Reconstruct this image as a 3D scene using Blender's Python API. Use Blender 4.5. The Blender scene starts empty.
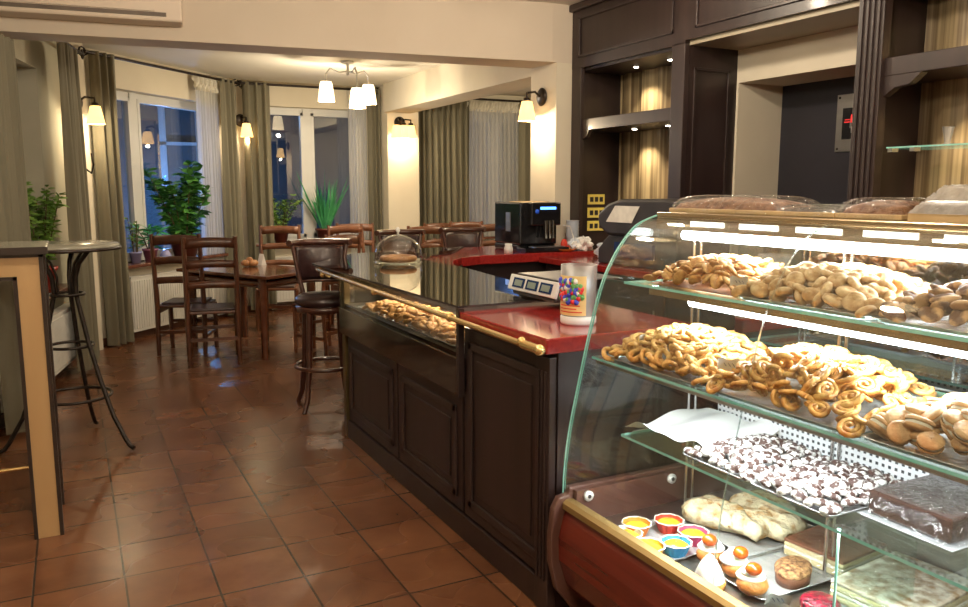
import bpy, math, random
from mathutils import Vector, Matrix
random.seed(7)
PI = math.pi
S = bpy.context.scene
COL = S.collection
H = 1.5
# ------------------------------------------------------------------ materials
def newmat(name):
    m = bpy.data.materials.new(name); m.use_nodes = True
    nt = m.node_tree; b = nt.nodes['Principled BSDF']
    return m, nt, b
def mat(name, c, rough=.5, metal=0., c2=None, scale=8., stretch=(1,1,1), bump=0., bscale=None, emit=None, es=0., coat=0., lo=.35, hi=.65, alpha=1., sss=0., detail=4.):
    m, nt, b = newmat(name); N = nt.nodes; L = nt.links
    b.inputs['Base Color'].default_value = (*c, 1); b.inputs['Roughness'].default_value = rough
    b.inputs['Metallic'].default_value = metal; b.inputs['Coat Weight'].default_value = coat
    b.inputs['Coat Roughness'].default_value = .1
    if sss: b.inputs['Subsurface Weight'].default_value = sss; b.inputs['Subsurface Radius'].default_value = (.02, .01, .005)
    if alpha < 1: b.inputs['Alpha'].default_value = alpha
    if emit: b.inputs['Emission Color'].default_value = (*emit, 1); b.inputs['Emission Strength'].default_value = es
    if c2 or bump:
        tc = N.new('ShaderNodeTexCoord'); mp = N.new('ShaderNodeMapping'); L.new(tc.outputs['Object'], mp.inputs[0])
        mp.inputs['Scale'].default_value = stretch
        n = N.new('ShaderNodeTexNoise'); n.inputs['Scale'].default_value = scale; n.inputs['Detail'].default_value = detail
        L.new(mp.outputs[0], n.inputs['Vector'])
        if c2:
            r = N.new('ShaderNodeValToRGB'); r.color_ramp.elements[0].position = lo; r.color_ramp.elements[1].position = hi
            r.color_ramp.elements[0].color = (*c, 1); r.color_ramp.elements[1].color = (*c2, 1)
            L.new(n.outputs[0], r.inputs[0]); L.new(r.outputs[0], b.inputs['Base Color'])
        if bump:
            n2 = n
            if bscale:
                n2 = N.new('ShaderNodeTexNoise'); n2.inputs['Scale'].default_value = bscale; n2.inputs['Detail'].default_value = 5; L.new(mp.outputs[0], n2.inputs['Vector'])
            bp = N.new('ShaderNodeBump'); bp.inputs['Strength'].default_value = bump; bp.inputs['Distance'].default_value = .01
            L.new(n2.outputs[0], bp.inputs['Height']); L.new(bp.outputs[0], b.inputs['Normal'])
    return m
def glassmat(name, tint=(1,1,1), refl=.08, edge=.6, rough=0., bump=0., bscale=20.):
    m = bpy.data.materials.new(name); m.use_nodes = True; nt = m.node_tree; N = nt.nodes; L = nt.links
    N.remove(N['Principled BSDF']); out = N['Material Output']
    tr = N.new('ShaderNodeBsdfTransparent'); tr.inputs[0].default_value = (*tint, 1)
    gl = N.new('ShaderNodeBsdfGlossy'); gl.inputs['Roughness'].default_value = rough; gl.inputs[0].default_value = (1,1,1,1)
    lw = N.new('ShaderNodeLayerWeight'); lw.inputs[0].default_value = .5
    pw = N.new('ShaderNodeMath'); pw.operation = 'POWER'; pw.inputs[1].default_value = 4.
    mr = N.new('ShaderNodeMapRange'); mr.inputs['To Min'].default_value = refl; mr.inputs['To Max'].default_value = edge
    L.new(lw.outputs['Facing'], pw.inputs[0]); L.new(pw.outputs[0], mr.inputs['Value'])
    mx = N.new('ShaderNodeMixShader'); L.new(mr.outputs[0], mx.inputs[0]); L.new(tr.outputs[0], mx.inputs[1]); L.new(gl.outputs[0], mx.inputs[2]); L.new(mx.outputs[0], out.inputs[0])
    if bump:
        tc = N.new('ShaderNodeTexCoord'); n = N.new('ShaderNodeTexNoise'); n.inputs['Scale'].default_value = bscale; n.inputs['Distortion'].default_value = 1.5
        bp = N.new('ShaderNodeBump'); bp.inputs['Strength'].default_value = bump; bp.inputs['Distance'].default_value = .02
        L.new(tc.outputs['Object'], n.inputs['Vector']); L.new(n.outputs[0], bp.inputs['Height']); L.new(bp.outputs[0], gl.inputs['Normal']); L.new(bp.outputs[0], lw.inputs['Normal'])
    return m
def emis(name, c, s):
    m, nt, b = newmat(name)
    b.inputs['Base Color'].default_value = (*c, 1); b.inputs['Emission Color'].default_value = (*c, 1); b.inputs['Emission Strength'].default_value = s
    return m
def floor_mat():
    m, nt, b = newmat('terracotta_tiles'); N = nt.nodes; L = nt.links
    tc = N.new('ShaderNodeTexCoord'); mp = N.new('ShaderNodeMapping'); L.new(tc.outputs['Object'], mp.inputs[0])
    mp.inputs['Location'].default_value = (-.095, -.12, 0)
    br = N.new('ShaderNodeTexBrick'); br.offset = 0; br.squash = 1
    br.inputs['Scale'].default_value = 1; br.inputs['Brick Width'].default_value = .313; br.inputs['Row Height'].default_value = .313
    br.inputs['Mortar Size'].default_value = .0045; br.inputs['Mortar Smooth'].default_value = .3; br.inputs['Bias'].default_value = 0
    br.inputs['Color1'].default_value = (.12,.046,.022,1); br.inputs['Color2'].default_value = (.18,.072,.034,1); br.inputs['Mortar'].default_value = (.03,.018,.012,1)
    L.new(mp.outputs[0], br.inputs['Vector'])
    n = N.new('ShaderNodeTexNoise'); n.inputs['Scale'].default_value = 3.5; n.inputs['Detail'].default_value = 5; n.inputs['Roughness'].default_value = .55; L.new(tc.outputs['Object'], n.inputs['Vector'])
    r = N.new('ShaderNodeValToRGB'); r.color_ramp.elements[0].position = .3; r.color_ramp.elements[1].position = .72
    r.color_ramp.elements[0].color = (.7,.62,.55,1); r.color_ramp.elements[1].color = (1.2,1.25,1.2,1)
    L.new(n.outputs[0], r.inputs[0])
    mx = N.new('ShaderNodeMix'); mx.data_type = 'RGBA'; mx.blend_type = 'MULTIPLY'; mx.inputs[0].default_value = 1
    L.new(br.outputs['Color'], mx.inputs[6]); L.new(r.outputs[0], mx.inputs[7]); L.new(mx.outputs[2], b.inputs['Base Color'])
    mr = N.new('ShaderNodeMapRange'); mr.inputs['To Min'].default_value = .2; mr.inputs['To Max'].default_value = .34; n4 = N.new('ShaderNodeTexNoise'); n4.inputs['Scale'].default_value = 2.5; n4.inputs['Detail'].default_value = 1; L.new(tc.outputs['Object'], n4.inputs['Vector']); L.new(n4.outputs[0], mr.inputs['Value'])
    L.new(mr.outputs[0], b.inputs['Roughness'])
    inv = N.new('ShaderNodeMath'); inv.operation = 'SUBTRACT'; inv.inputs[0].default_value = 1.; L.new(br.outputs['Fac'], inv.inputs[1])
    n3 = N.new('ShaderNodeTexNoise'); n3.inputs['Scale'].default_value = 60; n3.inputs['Detail'].default_value = 2; L.new(tc.outputs['Object'], n3.inputs['Vector'])
    ad = N.new('ShaderNodeMath'); ad.operation = 'MULTIPLY_ADD'; ad.inputs[1].default_value = .12; L.new(n3.outputs[0], ad.inputs[0]); L.new(inv.outputs[0], ad.inputs[2])
    bp = N.new('ShaderNodeBump'); bp.inputs['Strength'].default_value = .5; bp.inputs['Distance'].default_value = .002
    L.new(ad.outputs[0], bp.inputs['Height']); L.new(bp.outputs[0], b.inputs['Normal'])
    return m
def perf_mat():
    m, nt, b = newmat('perforated_white_metal'); N = nt.nodes; L = nt.links
    tc = N.new('ShaderNodeTexCoord'); sp = N.new('ShaderNodeSeparateXYZ'); cb = N.new('ShaderNodeCombineXYZ')
    L.new(tc.outputs['Object'], sp.inputs[0]); L.new(sp.outputs['Y'], cb.inputs['X']); L.new(sp.outputs['Z'], cb.inputs['Y'])
    br = N.new('ShaderNodeTexBrick'); br.offset = 0; br.inputs['Scale'].default_value = 1; br.inputs['Brick Width'].default_value = .02; br.inputs['Row Height'].default_value = .02
    br.inputs['Mortar Size'].default_value = .0055; br.inputs['Mortar Smooth'].default_value = 0
    br.inputs['Color1'].default_value = (.02,.03,.04,1); br.inputs['Color2'].default_value = (.03,.04,.05,1); br.inputs['Mortar'].default_value = (.8,.82,.84,1)
    L.new(cb.outputs[0], br.inputs['Vector']); L.new(br.outputs[0], b.inputs['Base Color']); b.inputs['Roughness'].default_value = .4
    return m
def gold_curtain_mat():
    return mat('gold_fold_shaded_fabric', (.12,.08,.04), .5, 0, (.44,.34,.19), 9, (1,3.2,.04), .2, lo=.38, hi=.62)  # light and dark bands paint the shading of the folds into the cloth
M = dict(
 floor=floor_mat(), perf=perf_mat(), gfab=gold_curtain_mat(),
 cream=mat('cream_plaster', (.7,.63,.49), .85, c2=(.75,.68,.54), scale=2, bump=.05, bscale=60),
 ceil=mat('ceiling_plaster', (.76,.71,.6), .9, c2=(.8,.75,.64), scale=2),
 beam=mat('beam_plaster', (.66,.57,.46), .85, c2=(.7,.61,.5), scale=1.5, bump=.05, bscale=50),
 olivewall=mat('grey_plaster', (.42,.4,.3), .9, c2=(.46,.43,.33), scale=3),
 whitepvc=mat('white_window_frame', (.66,.66,.64), .35, c2=(.7,.7,.68), scale=4),
 rad=mat('white_enamel', (.72,.71,.66), .4, c2=(.76,.75,.7), scale=3),
 sill=mat('brown_stone_sill', (.09,.03,.02), .25, c2=(.16,.06,.035), scale=20),
 base=mat('dark_tile_skirting', (.1,.04,.02), .4, c2=(.13,.05,.03), scale=10),
 curtain=mat('olive_curtain_cloth', (.165,.15,.10), .8, c2=(.2,.182,.125), scale=4, stretch=(1,1,.1), bump=.03, bscale=90),
 dark=mat('espresso_wood', (.016,.0085,.008), .42, c2=(.027,.0145,.0135), scale=10, stretch=(1,1,.08), bump=.05, coat=.08),
 dark2=mat('espresso_wood_moulding', (.02,.0115,.011), .42, c2=(.03,.017,.016), scale=10, stretch=(1,1,.1), coat=.08),
 navy=mat('navy_panel', (.012,.012,.02), .5, c2=(.018,.017,.027), scale=2),
 red=mat('red_stone_top', (.24,.012,.012), .12, c2=(.33,.025,.02), scale=60, coat=.4, detail=8),
 redwood=mat('mahogany_veneer', (.1,.012,.008), .25, c2=(.16,.022,.013), scale=7, stretch=(1,.12,3), coat=.5),
 browntrim=mat('brown_plastic_trim', (.09,.04,.03), .3, c2=(.11,.05,.038), scale=5, coat=.3),
 brass=mat('polished_brass', (.9,.62,.24), .25, .85, c2=(.95,.7,.33), scale=5),
 goldtrim=mat('satin_gold_trim', (.36,.23,.08), .4, .6, c2=(.42,.28,.11), scale=4),
 bronze=mat('bronze_top_panel', (.36,.26,.15), .25, .8, c2=(.5,.39,.25), scale=6, stretch=(1,.3,1)),
 iron=mat('wrought_iron', (.018,.013,.011), .4, .6, c2=(.035,.025,.02), scale=30, bump=.2),
 chair=mat('red_brown_chair_wood', (.06,.019,.009), .35, c2=(.115,.038,.017), scale=9, stretch=(1,1,.15), coat=.3),
 chair2=mat('tan_chair_wood', (.13,.046,.02), .35, c2=(.2,.075,.034), scale=9, stretch=(1,1,.15), coat=.2),
 table=mat('polished_table_wood', (.09,.026,.012), .18, c2=(.15,.05,.022), scale=7, stretch=(.2,1,1), coat=.5),
 stoolwood=mat('mahogany_stool_wood', (.045,.014,.01), .28, c2=(.075,.024,.015), scale=10, coat=.5),
 leather=mat('dark_leather', (.028,.012,.013), .3, c2=(.04,.018,.018), scale=30, bump=.25, bscale=140, coat=.2),
 loop=mat('beech_laminate', (.44,.27,.12), .4, c2=(.53,.34,.16), scale=5, stretch=(1,1,.15)),
 loopedge=mat('dark_edge_banding', (.02,.012,.01), .35, c2=(.03,.018,.014), scale=9),
 tabletop=mat('grey_green_laminate_top', (.26,.25,.2), .2, c2=(.32,.31,.25), scale=5),
 steel=mat('brushed_steel', (.6,.6,.58), .28, 1, c2=(.7,.7,.68), scale=20, stretch=(1,.1,1)),
 chrome=mat('chrome', (.8,.8,.8), .12, 1, c2=(.85,.85,.85), scale=4),
 foil=mat('foil_tray_metal', (.62,.64,.66), .25, .55, c2=(.8,.82,.84), scale=15, bump=.4, bscale=35),
 black=mat('glossy_black_plastic', (.008,.008,.01), .12, c2=(.012,.012,.014), scale=5, coat=.5),
 mblack=mat('matt_black_plastic', (.02,.018,.018), .5, c2=(.03,.027,.027), scale=8),
 white=mat('white_plastic', (.75,.75,.72), .35, c2=(.8,.8,.77), scale=6),
 paper=mat('white_paper', (.8,.8,.78), .75, c2=(.86,.86,.84), scale=10, bump=.3),
 bluepaper=mat('bluish_paper', (.55,.62,.72), .7, c2=(.7,.75,.8), scale=6, bump=.3),
 acplastic=mat('beige_white_plastic', (.72,.6,.48), .4, c2=(.76,.64,.52), scale=3),
 acdark=mat('dark_slot', (.12,.09,.07), .5, c2=(.16,.12,.09), scale=8),
 goldplate=mat('gold_socket_plate', (.85,.68,.12), .35, .1, c2=(.92,.76,.2), scale=5),
 shade=emis('frosted_lamp_glass', (1,.78,.46), 2.6), bulb=emis('lamp_bulb', (1,.86,.62), 60),
 amber=mat('amber_lamp_glass', (.8,.45,.1), .2, emit=(1,.55,.12), es=1.2, c2=(.9,.6,.2), scale=4),
 tube=emis('fluorescent_tube', (.95,.98,1), 14), slot=emis('lit_slot', (1,1,.97), 3.),
 led=emis('spot_led', (1,.9,.7), 30),
 pane=glassmat('window_pane_glass', (.82,.86,.9), .10, .8),
 glass=glassmat('clear_glass', (.95,.98,.97), .045, .7),
 glassshelf=glassmat('shelf_glass', (.86,.95,.92), .08, .8),
 backglass=glassmat('mirrored_back_glass', (.6,.75,.95), .7, .95, .04),
 countglass=glassmat('counter_top_glass', (.4,.37,.32), .33, .92),
 smoke=glassmat('smoked_display_glass', (.8,.8,.76), .05, .35),
 film=glassmat('cling_film', (.94,.95,.95), .07, .5, .12, 1., 26),
 gedge=mat('green_glass_edge', (.16,.42,.34), .1, c2=(.35,.62,.54), scale=8, emit=(.25,.75,.6), es=.12),  # weak emission stands in for light caught in the glass edge
 leaf=mat('dark_glossy_leaf', (.03,.13,.03), .3, c2=(.1,.3,.06), scale=14),
 leaf2=mat('light_green_leaf', (.12,.26,.04), .45, c2=(.26,.42,.09), scale=14),
 leaf3=mat('blue_green_leaf', (.04,.28,.1), .4, c2=(.09,.42,.16), scale=12),
 bark=mat('plant_bark', (.07,.04,.02), .8, c2=(.1,.06,.03), scale=20),
 soil=mat('potting_soil', (.02,.013,.01), .95, c2=(.04,.028,.02), scale=40, bump=.6),
 terra=mat('brown_red_pot', (.13,.03,.02), .4, c2=(.17,.045,.03), scale=6),
 redpot=mat('red_pot', (.35,.03,.02), .35, c2=(.42,.05,.03), scale=6),
 pinkpot=mat('mauve_pot', (.3,.1,.16), .45, c2=(.36,.14,.2), scale=6),
 bluepot=mat('lavender_pot', (.3,.3,.55), .45, c2=(.36,.36,.62), scale=6),
 cookieA=mat('golden_cookie', (.42,.16,.035), .6, c2=(.78,.46,.16), scale=40, bump=.6, bscale=80),
 cookieB=mat('pale_cookie', (.48,.25,.09), .6, c2=(.8,.58,.32), scale=36, bump=.6, bscale=80),
 cookieC=mat('marbled_cocoa_cookie', (.15,.07,.04), .6, c2=(.62,.38,.2), scale=22, bump=.3, bscale=80, lo=.45, hi=.55),
 cookieD=mat('yellow_ring_cookie', (.5,.21,.04), .55, c2=(.84,.52,.17), scale=45, bump=.7, bscale=90),
 cookieE=mat('amber_palmier', (.45,.17,.03), .45, c2=(.82,.5,.15), scale=45, bump=.7, bscale=60, coat=.2),
 cookieF=mat('brown_sandwich_biscuit', (.45,.23,.09), .55, c2=(.7,.46,.24), scale=30, bump=.3, bscale=90),
 filling=mat('white_icing_filling', (.85,.8,.7), .5, c2=(.9,.86,.78), scale=20),
 crinkle=mat('sugar_dusted_chocolate', (.06,.022,.016), .6, c2=(.9,.87,.83), scale=34, bump=.5, bscale=60, lo=.46, hi=.53),
 choc=mat('chocolate_glaze', (.035,.016,.012), .25, c2=(.06,.028,.02), scale=8, coat=.3),
 milkchoc=mat('milk_chocolate_sponge', (.16,.06,.03), .4, c2=(.22,.09,.05), scale=12, bump=.3),
 nuts=mat('chopped_nut_topping', (.12,.04,.015), .6, c2=(.5,.28,.12), scale=90, bump=1., bscale=120),
 nutcake=mat('nut_and_icing_top', (.35,.2,.09), .6, c2=(.85,.8,.7), scale=30, bump=.6, bscale=60),
 custard=mat('custard_sponge', (.62,.5,.24), .55, c2=(.75,.65,.4), scale=15, stretch=(1,1,6), bump=.3),
 puff=mat('flaky_puff_pastry', (.5,.26,.07), .6, c2=(.85,.74,.5), scale=22, bump=1., bscale=60, lo=.36, hi=.52),
 choux=mat('choux_bun', (.42,.14,.03), .5, c2=(.62,.27,.06), scale=18, bump=.8, bscale=50),
 cream_=mat('whipped_cream', (.9,.88,.82), .5, c2=(.95,.93,.88), scale=10, bump=.4, sss=.1),
 apricot=mat('apricot_jelly', (.5,.07,.004), .25, c2=(.7,.16,.01), scale=18, bump=.4, coat=.5),
 jelly=mat('yellow_jelly', (.85,.45,.02), .12, c2=(.95,.6,.06), scale=14, coat=.8),
 berry=mat('dark_berry_glaze', (.03,.006,.012), .2, c2=(.4,.01,.04), scale=60, bump=1., bscale=70, coat=.5),
 lcd=mat('blue_lcd_bezel', (.01,.03,.1), .2, c2=(.015,.04,.13), scale=5),
 lcdg=mat('grey_green_lcd', (.2,.26,.22), .3, c2=(.25,.3,.26), scale=5),
 cakebrown=mat('brown_sponge_slab', (.13,.05,.02), .6, c2=(.3,.14,.065), scale=45, bump=.5),
 cardboard=mat('kraft_card', (.55,.38,.18), .7, c2=(.65,.46,.24), scale=9),
 bread=mat('brown_pastry_crust', (.3,.12,.04), .55, c2=(.5,.24,.09), scale=14, bump=.5),
)
for k, c in dict(c_red=(.6,.04,.02), c_pink=(.6,.06,.16), c_orange=(.75,.2,.02), c_yellow=(.8,.5,.05), c_blue=(.03,.25,.5), c_white=(.75,.72,.65), flower_red=(.7,.03,.03), flower_blue=(.04,.06,.5), leafp=(.1,.3,.08), label=(.72,.5,.2), screen=(.02,.12,.9)).items():
    M[k] = mat(k + '_print', c, .45, c2=tuple(min(1, x * 1.25) for x in c), scale=12)
M['darksteel'] = mat('dull_steel', (.13,.13,.14), .4, .4, c2=(.17,.17,.18), scale=10)
M['darksteel'] = mat('dull_steel', (.13,.13,.14), .4, .4, c2=(.17,.17,.18), scale=10)
M['bronzedark'] = mat('aged_brass_post', (.12,.09,.04), .3, .7, c2=(.17,.13,.06), scale=10)
M['wallshade'] = emis('amber_frosted_glass', (1,.6,.2), 2.2)
M['domeglass'] = glassmat('clear_dome_glass', (.93,.95,.95), .12, .9)
M['voilehead'] = mat('gathered_cream_voile', (.7,.66,.56), .8, c2=(.8,.76,.66), scale=20, bump=.4, bscale=40)
M['bluelight'] = emis('blue_display_light', (.08,.3,1), 4)
M['redglow'] = emis('red_glow_print', (.8,.03,.03), .6)
def sheer_mat():
    m = bpy.data.materials.new('sheer_voile'); m.use_nodes = True; nt = m.node_tree; N = nt.nodes; L = nt.links
    N.remove(N['Principled BSDF']); out = N['Material Output']
    tr = N.new('ShaderNodeBsdfTransparent'); df = N.new('ShaderNodeBsdfDiffuse'); df.inputs[0].default_value = (.8,.78,.72,1)
    tl = N.new('ShaderNodeBsdfTranslucent'); tl.inputs[0].default_value = (.8,.82,.84,1)
    a = N.new('ShaderNodeMixShader'); a.inputs[0].default_value = .5; L.new(df.outputs[0], a.inputs[1]); L.new(tl.outputs[0], a.inputs[2])
    n = N.new('ShaderNodeTexNoise'); n.inputs['Scale'].default_value = 30
    mr = N.new('ShaderNodeMapRange'); mr.inputs['To Min'].default_value = .6; mr.inputs['To Max'].default_value = .85; L.new(n.outputs[0], mr.inputs['Value'])
    b = N.new('ShaderNodeMixShader'); L.new(mr.outputs[0], b.inputs[0]); L.new(tr.outputs[0], b.inputs[1]); L.new(a.outputs[0], b.inputs[2]); L.new(b.outputs[0], out.inputs[0])
    return m
M['sheer'] = sheer_mat()
M['seam'] = glassmat('pale_glass_seam', (.8,.95,.9), .55, .8, .2)
# ------------------------------------------------------------------ mesh builder
class MB:
    def __init__(s): s.v = []; s.f = []; s.m = []; s.sm = []
    def add(s, vs, fs, mi=0, smooth=False, T=None):
        o = len(s.v)
        s.v += [tuple(T @ Vector(p)) if T else tuple(p) for p in vs]
        for f in fs: s.f.append(tuple(o + i for i in f)); s.m.append(mi); s.sm.append(smooth)
        return s
    def box(s, x0, x1, y0, y1, z0, z1, mi=0, T=None):
        vs = [(x0,y0,z0),(x1,y0,z0),(x1,y1,z0),(x0,y1,z0),(x0,y0,z1),(x1,y0,z1),(x1,y1,z1),(x0,y1,z1)]
        return s.add(vs, [(0,3,2,1),(4,5,6,7),(0,1,5,4),(1,2,6,5),(2,3,7,6),(3,0,4,7)], mi, False, T)
    def prism(s, poly, z0, z1, mi=0, T=None, side_mi=None):
        n = len(poly); vs = [(p[0],p[1],z0) for p in poly] + [(p[0],p[1],z1) for p in poly]
        s.add(vs, [tuple(range(n-1,-1,-1)), tuple(range(n,2*n))], mi, False, T)
        o = len(s.v) - 2*n
        for i in range(n):
            j = (i+1) % n; s.f.append((o+i,o+j,o+n+j,o+n+i)); s.m.append(mi if side_mi is None else side_mi); s.sm.append(False)
        return s
    def tube(s, path, r, seg=10, mi=0, T=None, closed=False, cap=True):
        P = [Vector(p) for p in path]; n = len(P)
        rs = r if isinstance(r, (list, tuple)) else [r]*n
        vs = []; up = None
        for i, p in enumerate(P):
            if closed: t = (P[(i+1)%n]-P[i-1]).normalized()
            else: t = (P[min(i+1,n-1)]-P[max(i-1,0)]).normalized()
            if up is None: up = Vector((0,0,1)) if abs(t.z) < .9 else Vector((1,0,0))
            a = t.cross(up); 
            if a.length < 1e-6: a = t.orthogonal()
            a.normalize(); b = a.cross(t).normalized(); up = b
            for k in range(seg):
                an = 2*PI*k/seg; vs.append(p + a*rs[i]*math.cos(an) + b*rs[i]*math.sin(an))
        fs = []
        for i in range(n if closed else n-1):
            j = (i+1) % n
            for k in range(seg): k2 = (k+1)%seg; fs.append((i*seg+k, i*seg+k2, j*seg+k2, j*seg+k))
        s.add(vs, fs, mi, True, T)
        if cap and not closed: s.add([vs[k] for k in range(seg)], [tuple(range(seg))], mi, False, T); s.add([vs[(n-1)*seg+k] for k in range(seg)], [tuple(range(seg-1,-1,-1))], mi, False, T)
        return s
    def lathe(s, prof, seg=24, mi=0, T=None, squash=None, smooth=True):
        vs = []; n = len(prof)
        for r, z in prof:
            for k in range(seg):
                a = 2*PI*k/seg; vs.append((max(r,1e-4)*math.cos(a), max(r,1e-4)*math.sin(a), z))
        fs = [(i*seg+k, i*seg+(k+1)%seg, (i+1)*seg+(k+1)%seg, (i+1)*seg+k) for i in range(n-1) for k in range(seg)]
        return s.add(vs, fs, mi, smooth, T)
    def grid(s, fn, nu, nv, mi=0, T=None, smooth=True):
        vs = [fn(i/nu, j/nv) for j in range(nv+1) for i in range(nu+1)]
        fs = [(j*(nu+1)+i, j*(nu+1)+i+1, (j+1)*(nu+1)+i+1, (j+1)*(nu+1)+i) for j in range(nv) for i in range(nu)]
        return s.add(vs, fs, mi, smooth, T)
    def ball(s, c, r, mi=0, nu=12, nv=8, T=None):
        rx, ry, rz = r if isinstance(r, tuple) else (r, r, r)
        prof = [(math.sin(PI*i/nv), -math.cos(PI*i/nv)) for i in range(nv+1)]
        T2 = Matrix.Translation(c) @ Matrix.Diagonal((rx, ry, rz, 1))
        return s.lathe(prof, nu, mi, (T @ T2) if T else T2)
    def mesh(s, name, mats, bevel=0):
        me = bpy.data.meshes.new(name); me.from_pydata([tuple(v) for v in s.v], [], s.f)
        for m in (mats if isinstance(mats, list) else [mats]): me.materials.append(M[m] if isinstance(m, str) else m)
        me.polygons.foreach_set('material_index', s.m); me.polygons.foreach_set('use_smooth', s.sm); me.validate(); me.update()
        return me
def T(x=0, y=0, z=0, rz=0, rx=0, ry=0, sc=1):
    return Matrix.Translation((x,y,z)) @ Matrix.Rotation(rz,4,'Z') @ Matrix.Rotation(ry,4,'Y') @ Matrix.Rotation(rx,4,'X') @ Matrix.Scale(sc,4)
def ob(name, mb, mats, parent=None, loc=(0,0,0), rot=(0,0,0), bevel=0., sub=0):
    o = bpy.data.objects.new(name, mb.mesh(name, mats)); COL.objects.link(o)
    o.location = loc; o.rotation_euler = rot
    if parent: o.parent = parent
    if bevel:
        b = o.modifiers.new('bevel', 'BEVEL'); b.width = bevel; b.segments = 2; b.limit_method = 'ANGLE'
    if sub:
        b = o.modifiers.new('sub', 'SUBSURF'); b.levels = sub; b.render_levels = sub
    return o
def tag(o, label, cat, group=None):
    o['label'] = label; o['category'] = cat
    if group: o['group'] = group
    return o
def thing(name, label, cat, loc=(0,0,0), rz=0, group=None):
    o = bpy.data.objects.new(name, None); COL.objects.link(o); o.location = loc; o.rotation_euler = (0,0,rz); o.empty_display_size = .05
    return tag(o, label, cat, group)
def struct(name, mb, mats, **k):
    o = ob(name, mb, mats, **k)
    if not k.get('parent'): o['kind'] = 'structure'
    return o
def dup(o, loc, rz=None, label=None, group=None, rot=None):
    r = o.copy(); COL.objects.link(r); r.location = loc
    if rz is not None: r.rotation_euler = (0,0,rz)
    if rot is not None: r.rotation_euler = rot
    if label: r['label'] = label
    if group: r['group'] = group
    for ch in list(o.children):
        c = ch.copy(); COL.objects.link(c); c.parent = r
        for g in list(ch.children):
            d = g.copy(); COL.objects.link(d); d.parent = c
    return r
def light(kind, name, loc, power, color=(1,.85,.65), size=.1, rot=(0,0,0), size_y=None, angle=None, blend=.5):
    l = bpy.data.lights.new(name, kind); l.energy = power; l.color = color
    if kind == 'AREA':
        l.size = size
        if size_y: l.shape = 'RECTANGLE'; l.size_y = size_y
    elif kind in ('POINT', 'SPOT'): l.shadow_soft_size = size
    if kind == 'SPOT': l.spot_size = angle or 1.2; l.spot_blend = blend
    o = bpy.data.objects.new(name, l); COL.objects.link(o); o.location = loc; o.rotation_euler = rot; return o

# ------------------------------------------------------------------ setting
CZ = 2.95; BZ = 2.5; YB = 5.62; XC = 3.7; XB = 4.15
BC = 2.78                       # bay ceiling
L0 = Vector((-1.02, 3.4)); L1 = Vector((.06, 8.28)); W2 = Vector((1.78, 10.02)); W3 = Vector((3.62, 10.02))
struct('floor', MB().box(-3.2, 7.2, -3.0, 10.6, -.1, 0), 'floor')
struct('ceiling_front', MB().prism([(-3.2,-3.0),(4.9,-3.0),(4.9,YB+.05),(3.5,YB+.05),(-3.2,6.6)], CZ, CZ+.1), 'ceil')
struct('ceiling_back', MB().prism([(-3.2,6.72),(3.5,YB+.34),(7.2,YB+.34),(7.2,10.6),(-3.2,10.6)], BC, BC+.1), 'ceil')
struct('beam_front', MB().prism([(-3.2, 6.56), (3.5, YB), (4.9, YB), (4.9, YB+.36), (3.5, YB+.38), (-3.2, 6.8)], BZ, CZ+.1), 'beam')
struct('beam_side', MB().box(3.55, 3.9, YB+.36, 9.66, 2.44, BC+.02), 'cream')
struct('pillar_front', MB().box(3.54, 3.99, YB+.0, YB+.4, 0, BZ), 'cream')
struct('pillar_back', MB().box(3.6, 4.02, 9.66, 10.02, 0, BC), 'cream')
struct('wall_right', MB().box(7.1, 7.2, YB, 10.1, 0, BC), 'cream')
struct('wall_partition', MB().box(3.99, 7.2, YB+.1, YB+.3, 0, BC), 'cream')
struct('wall_rear', MB().box(-3.2, 4.9, -3.1, -3.0, 0, CZ), 'cream')
struct('wall_far_left', MB().box(-3.3, -3.2, -3.0, 6.7, 0, CZ), 'cream')
def wall_win(name, P, Q, u0, u1, z0, z1, top, mats, th=.25, nwin=1, mull=.3, frame_n=1, sillx=True, tr=.0):
    """wall from P to Q (xy) with a window opening between distances u0..u1 and z0..z1; outside is to the left of P->Q"""
    d = (Q-P); Ln = d.length; ang = math.atan2(d.y, d.x)
    Tm = T(P.x, P.y, 0, ang)
    w = MB()
    w.box(0, u0, 0, th, 0, top, T=Tm).box(u1, Ln, 0, th, 0, top, T=Tm).box(u0, u1, 0, th, 0, z0, T=Tm).box(u0, u1, 0, th, z1, top, T=Tm)
    struct(name, w, mats)
    f = .055; fy0, fy1 = .14, .2
    fr = MB().box(u0, u1, fy0, fy1, z1-f, z1, T=Tm).box(u0, u1, fy0, fy1, z0, z0+f, T=Tm).box(u0, u0+f, fy0, fy1, z0, z1, T=Tm).box(u1-f, u1, fy0, fy1, z0, z1, T=Tm)
    xm = u0 + (u1-u0)*mull
    fr.box(xm-.05, xm+.05, fy0-.015, fy1, z0, z1, T=Tm)
    for a, b in ((u0+f, xm-.05), (xm+.05, u1-f)):
        g = .035
        fr.box(a, a+g, fy0-.02, fy1-.01, z0+f, z1-f, T=Tm).box(b-g, b, fy0-.02, fy1-.01, z0+f, z1-f, T=Tm).box(a, b, fy0-.02, fy1-.01, z0+f, z0+f+g, T=Tm).box(a, b, fy0-.02, fy1-.01, z1-f-g, z1-f, T=Tm)
    wf = struct('window_%d' % nwin, fr, 'whitepvc')
    p = MB().box(u0+f, u1-f, fy0+.02, fy0+.026, z0+f, z1-f, T=Tm)
    ob('window_pane', p, 'pane', wf)
    s = MB().box(u0-.05, u1+.05, -.16, fy0, z0-.035, z0, T=Tm)
    ob('window_sill', s, 'sill', wf, bevel=.006)
    return Tm, ang
Tl, al = wall_win('wall_left', L0, L1, 2.2, 3.95, .74, 2.42, CZ, 'olivewall', nwin=1, mull=.35)
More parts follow.
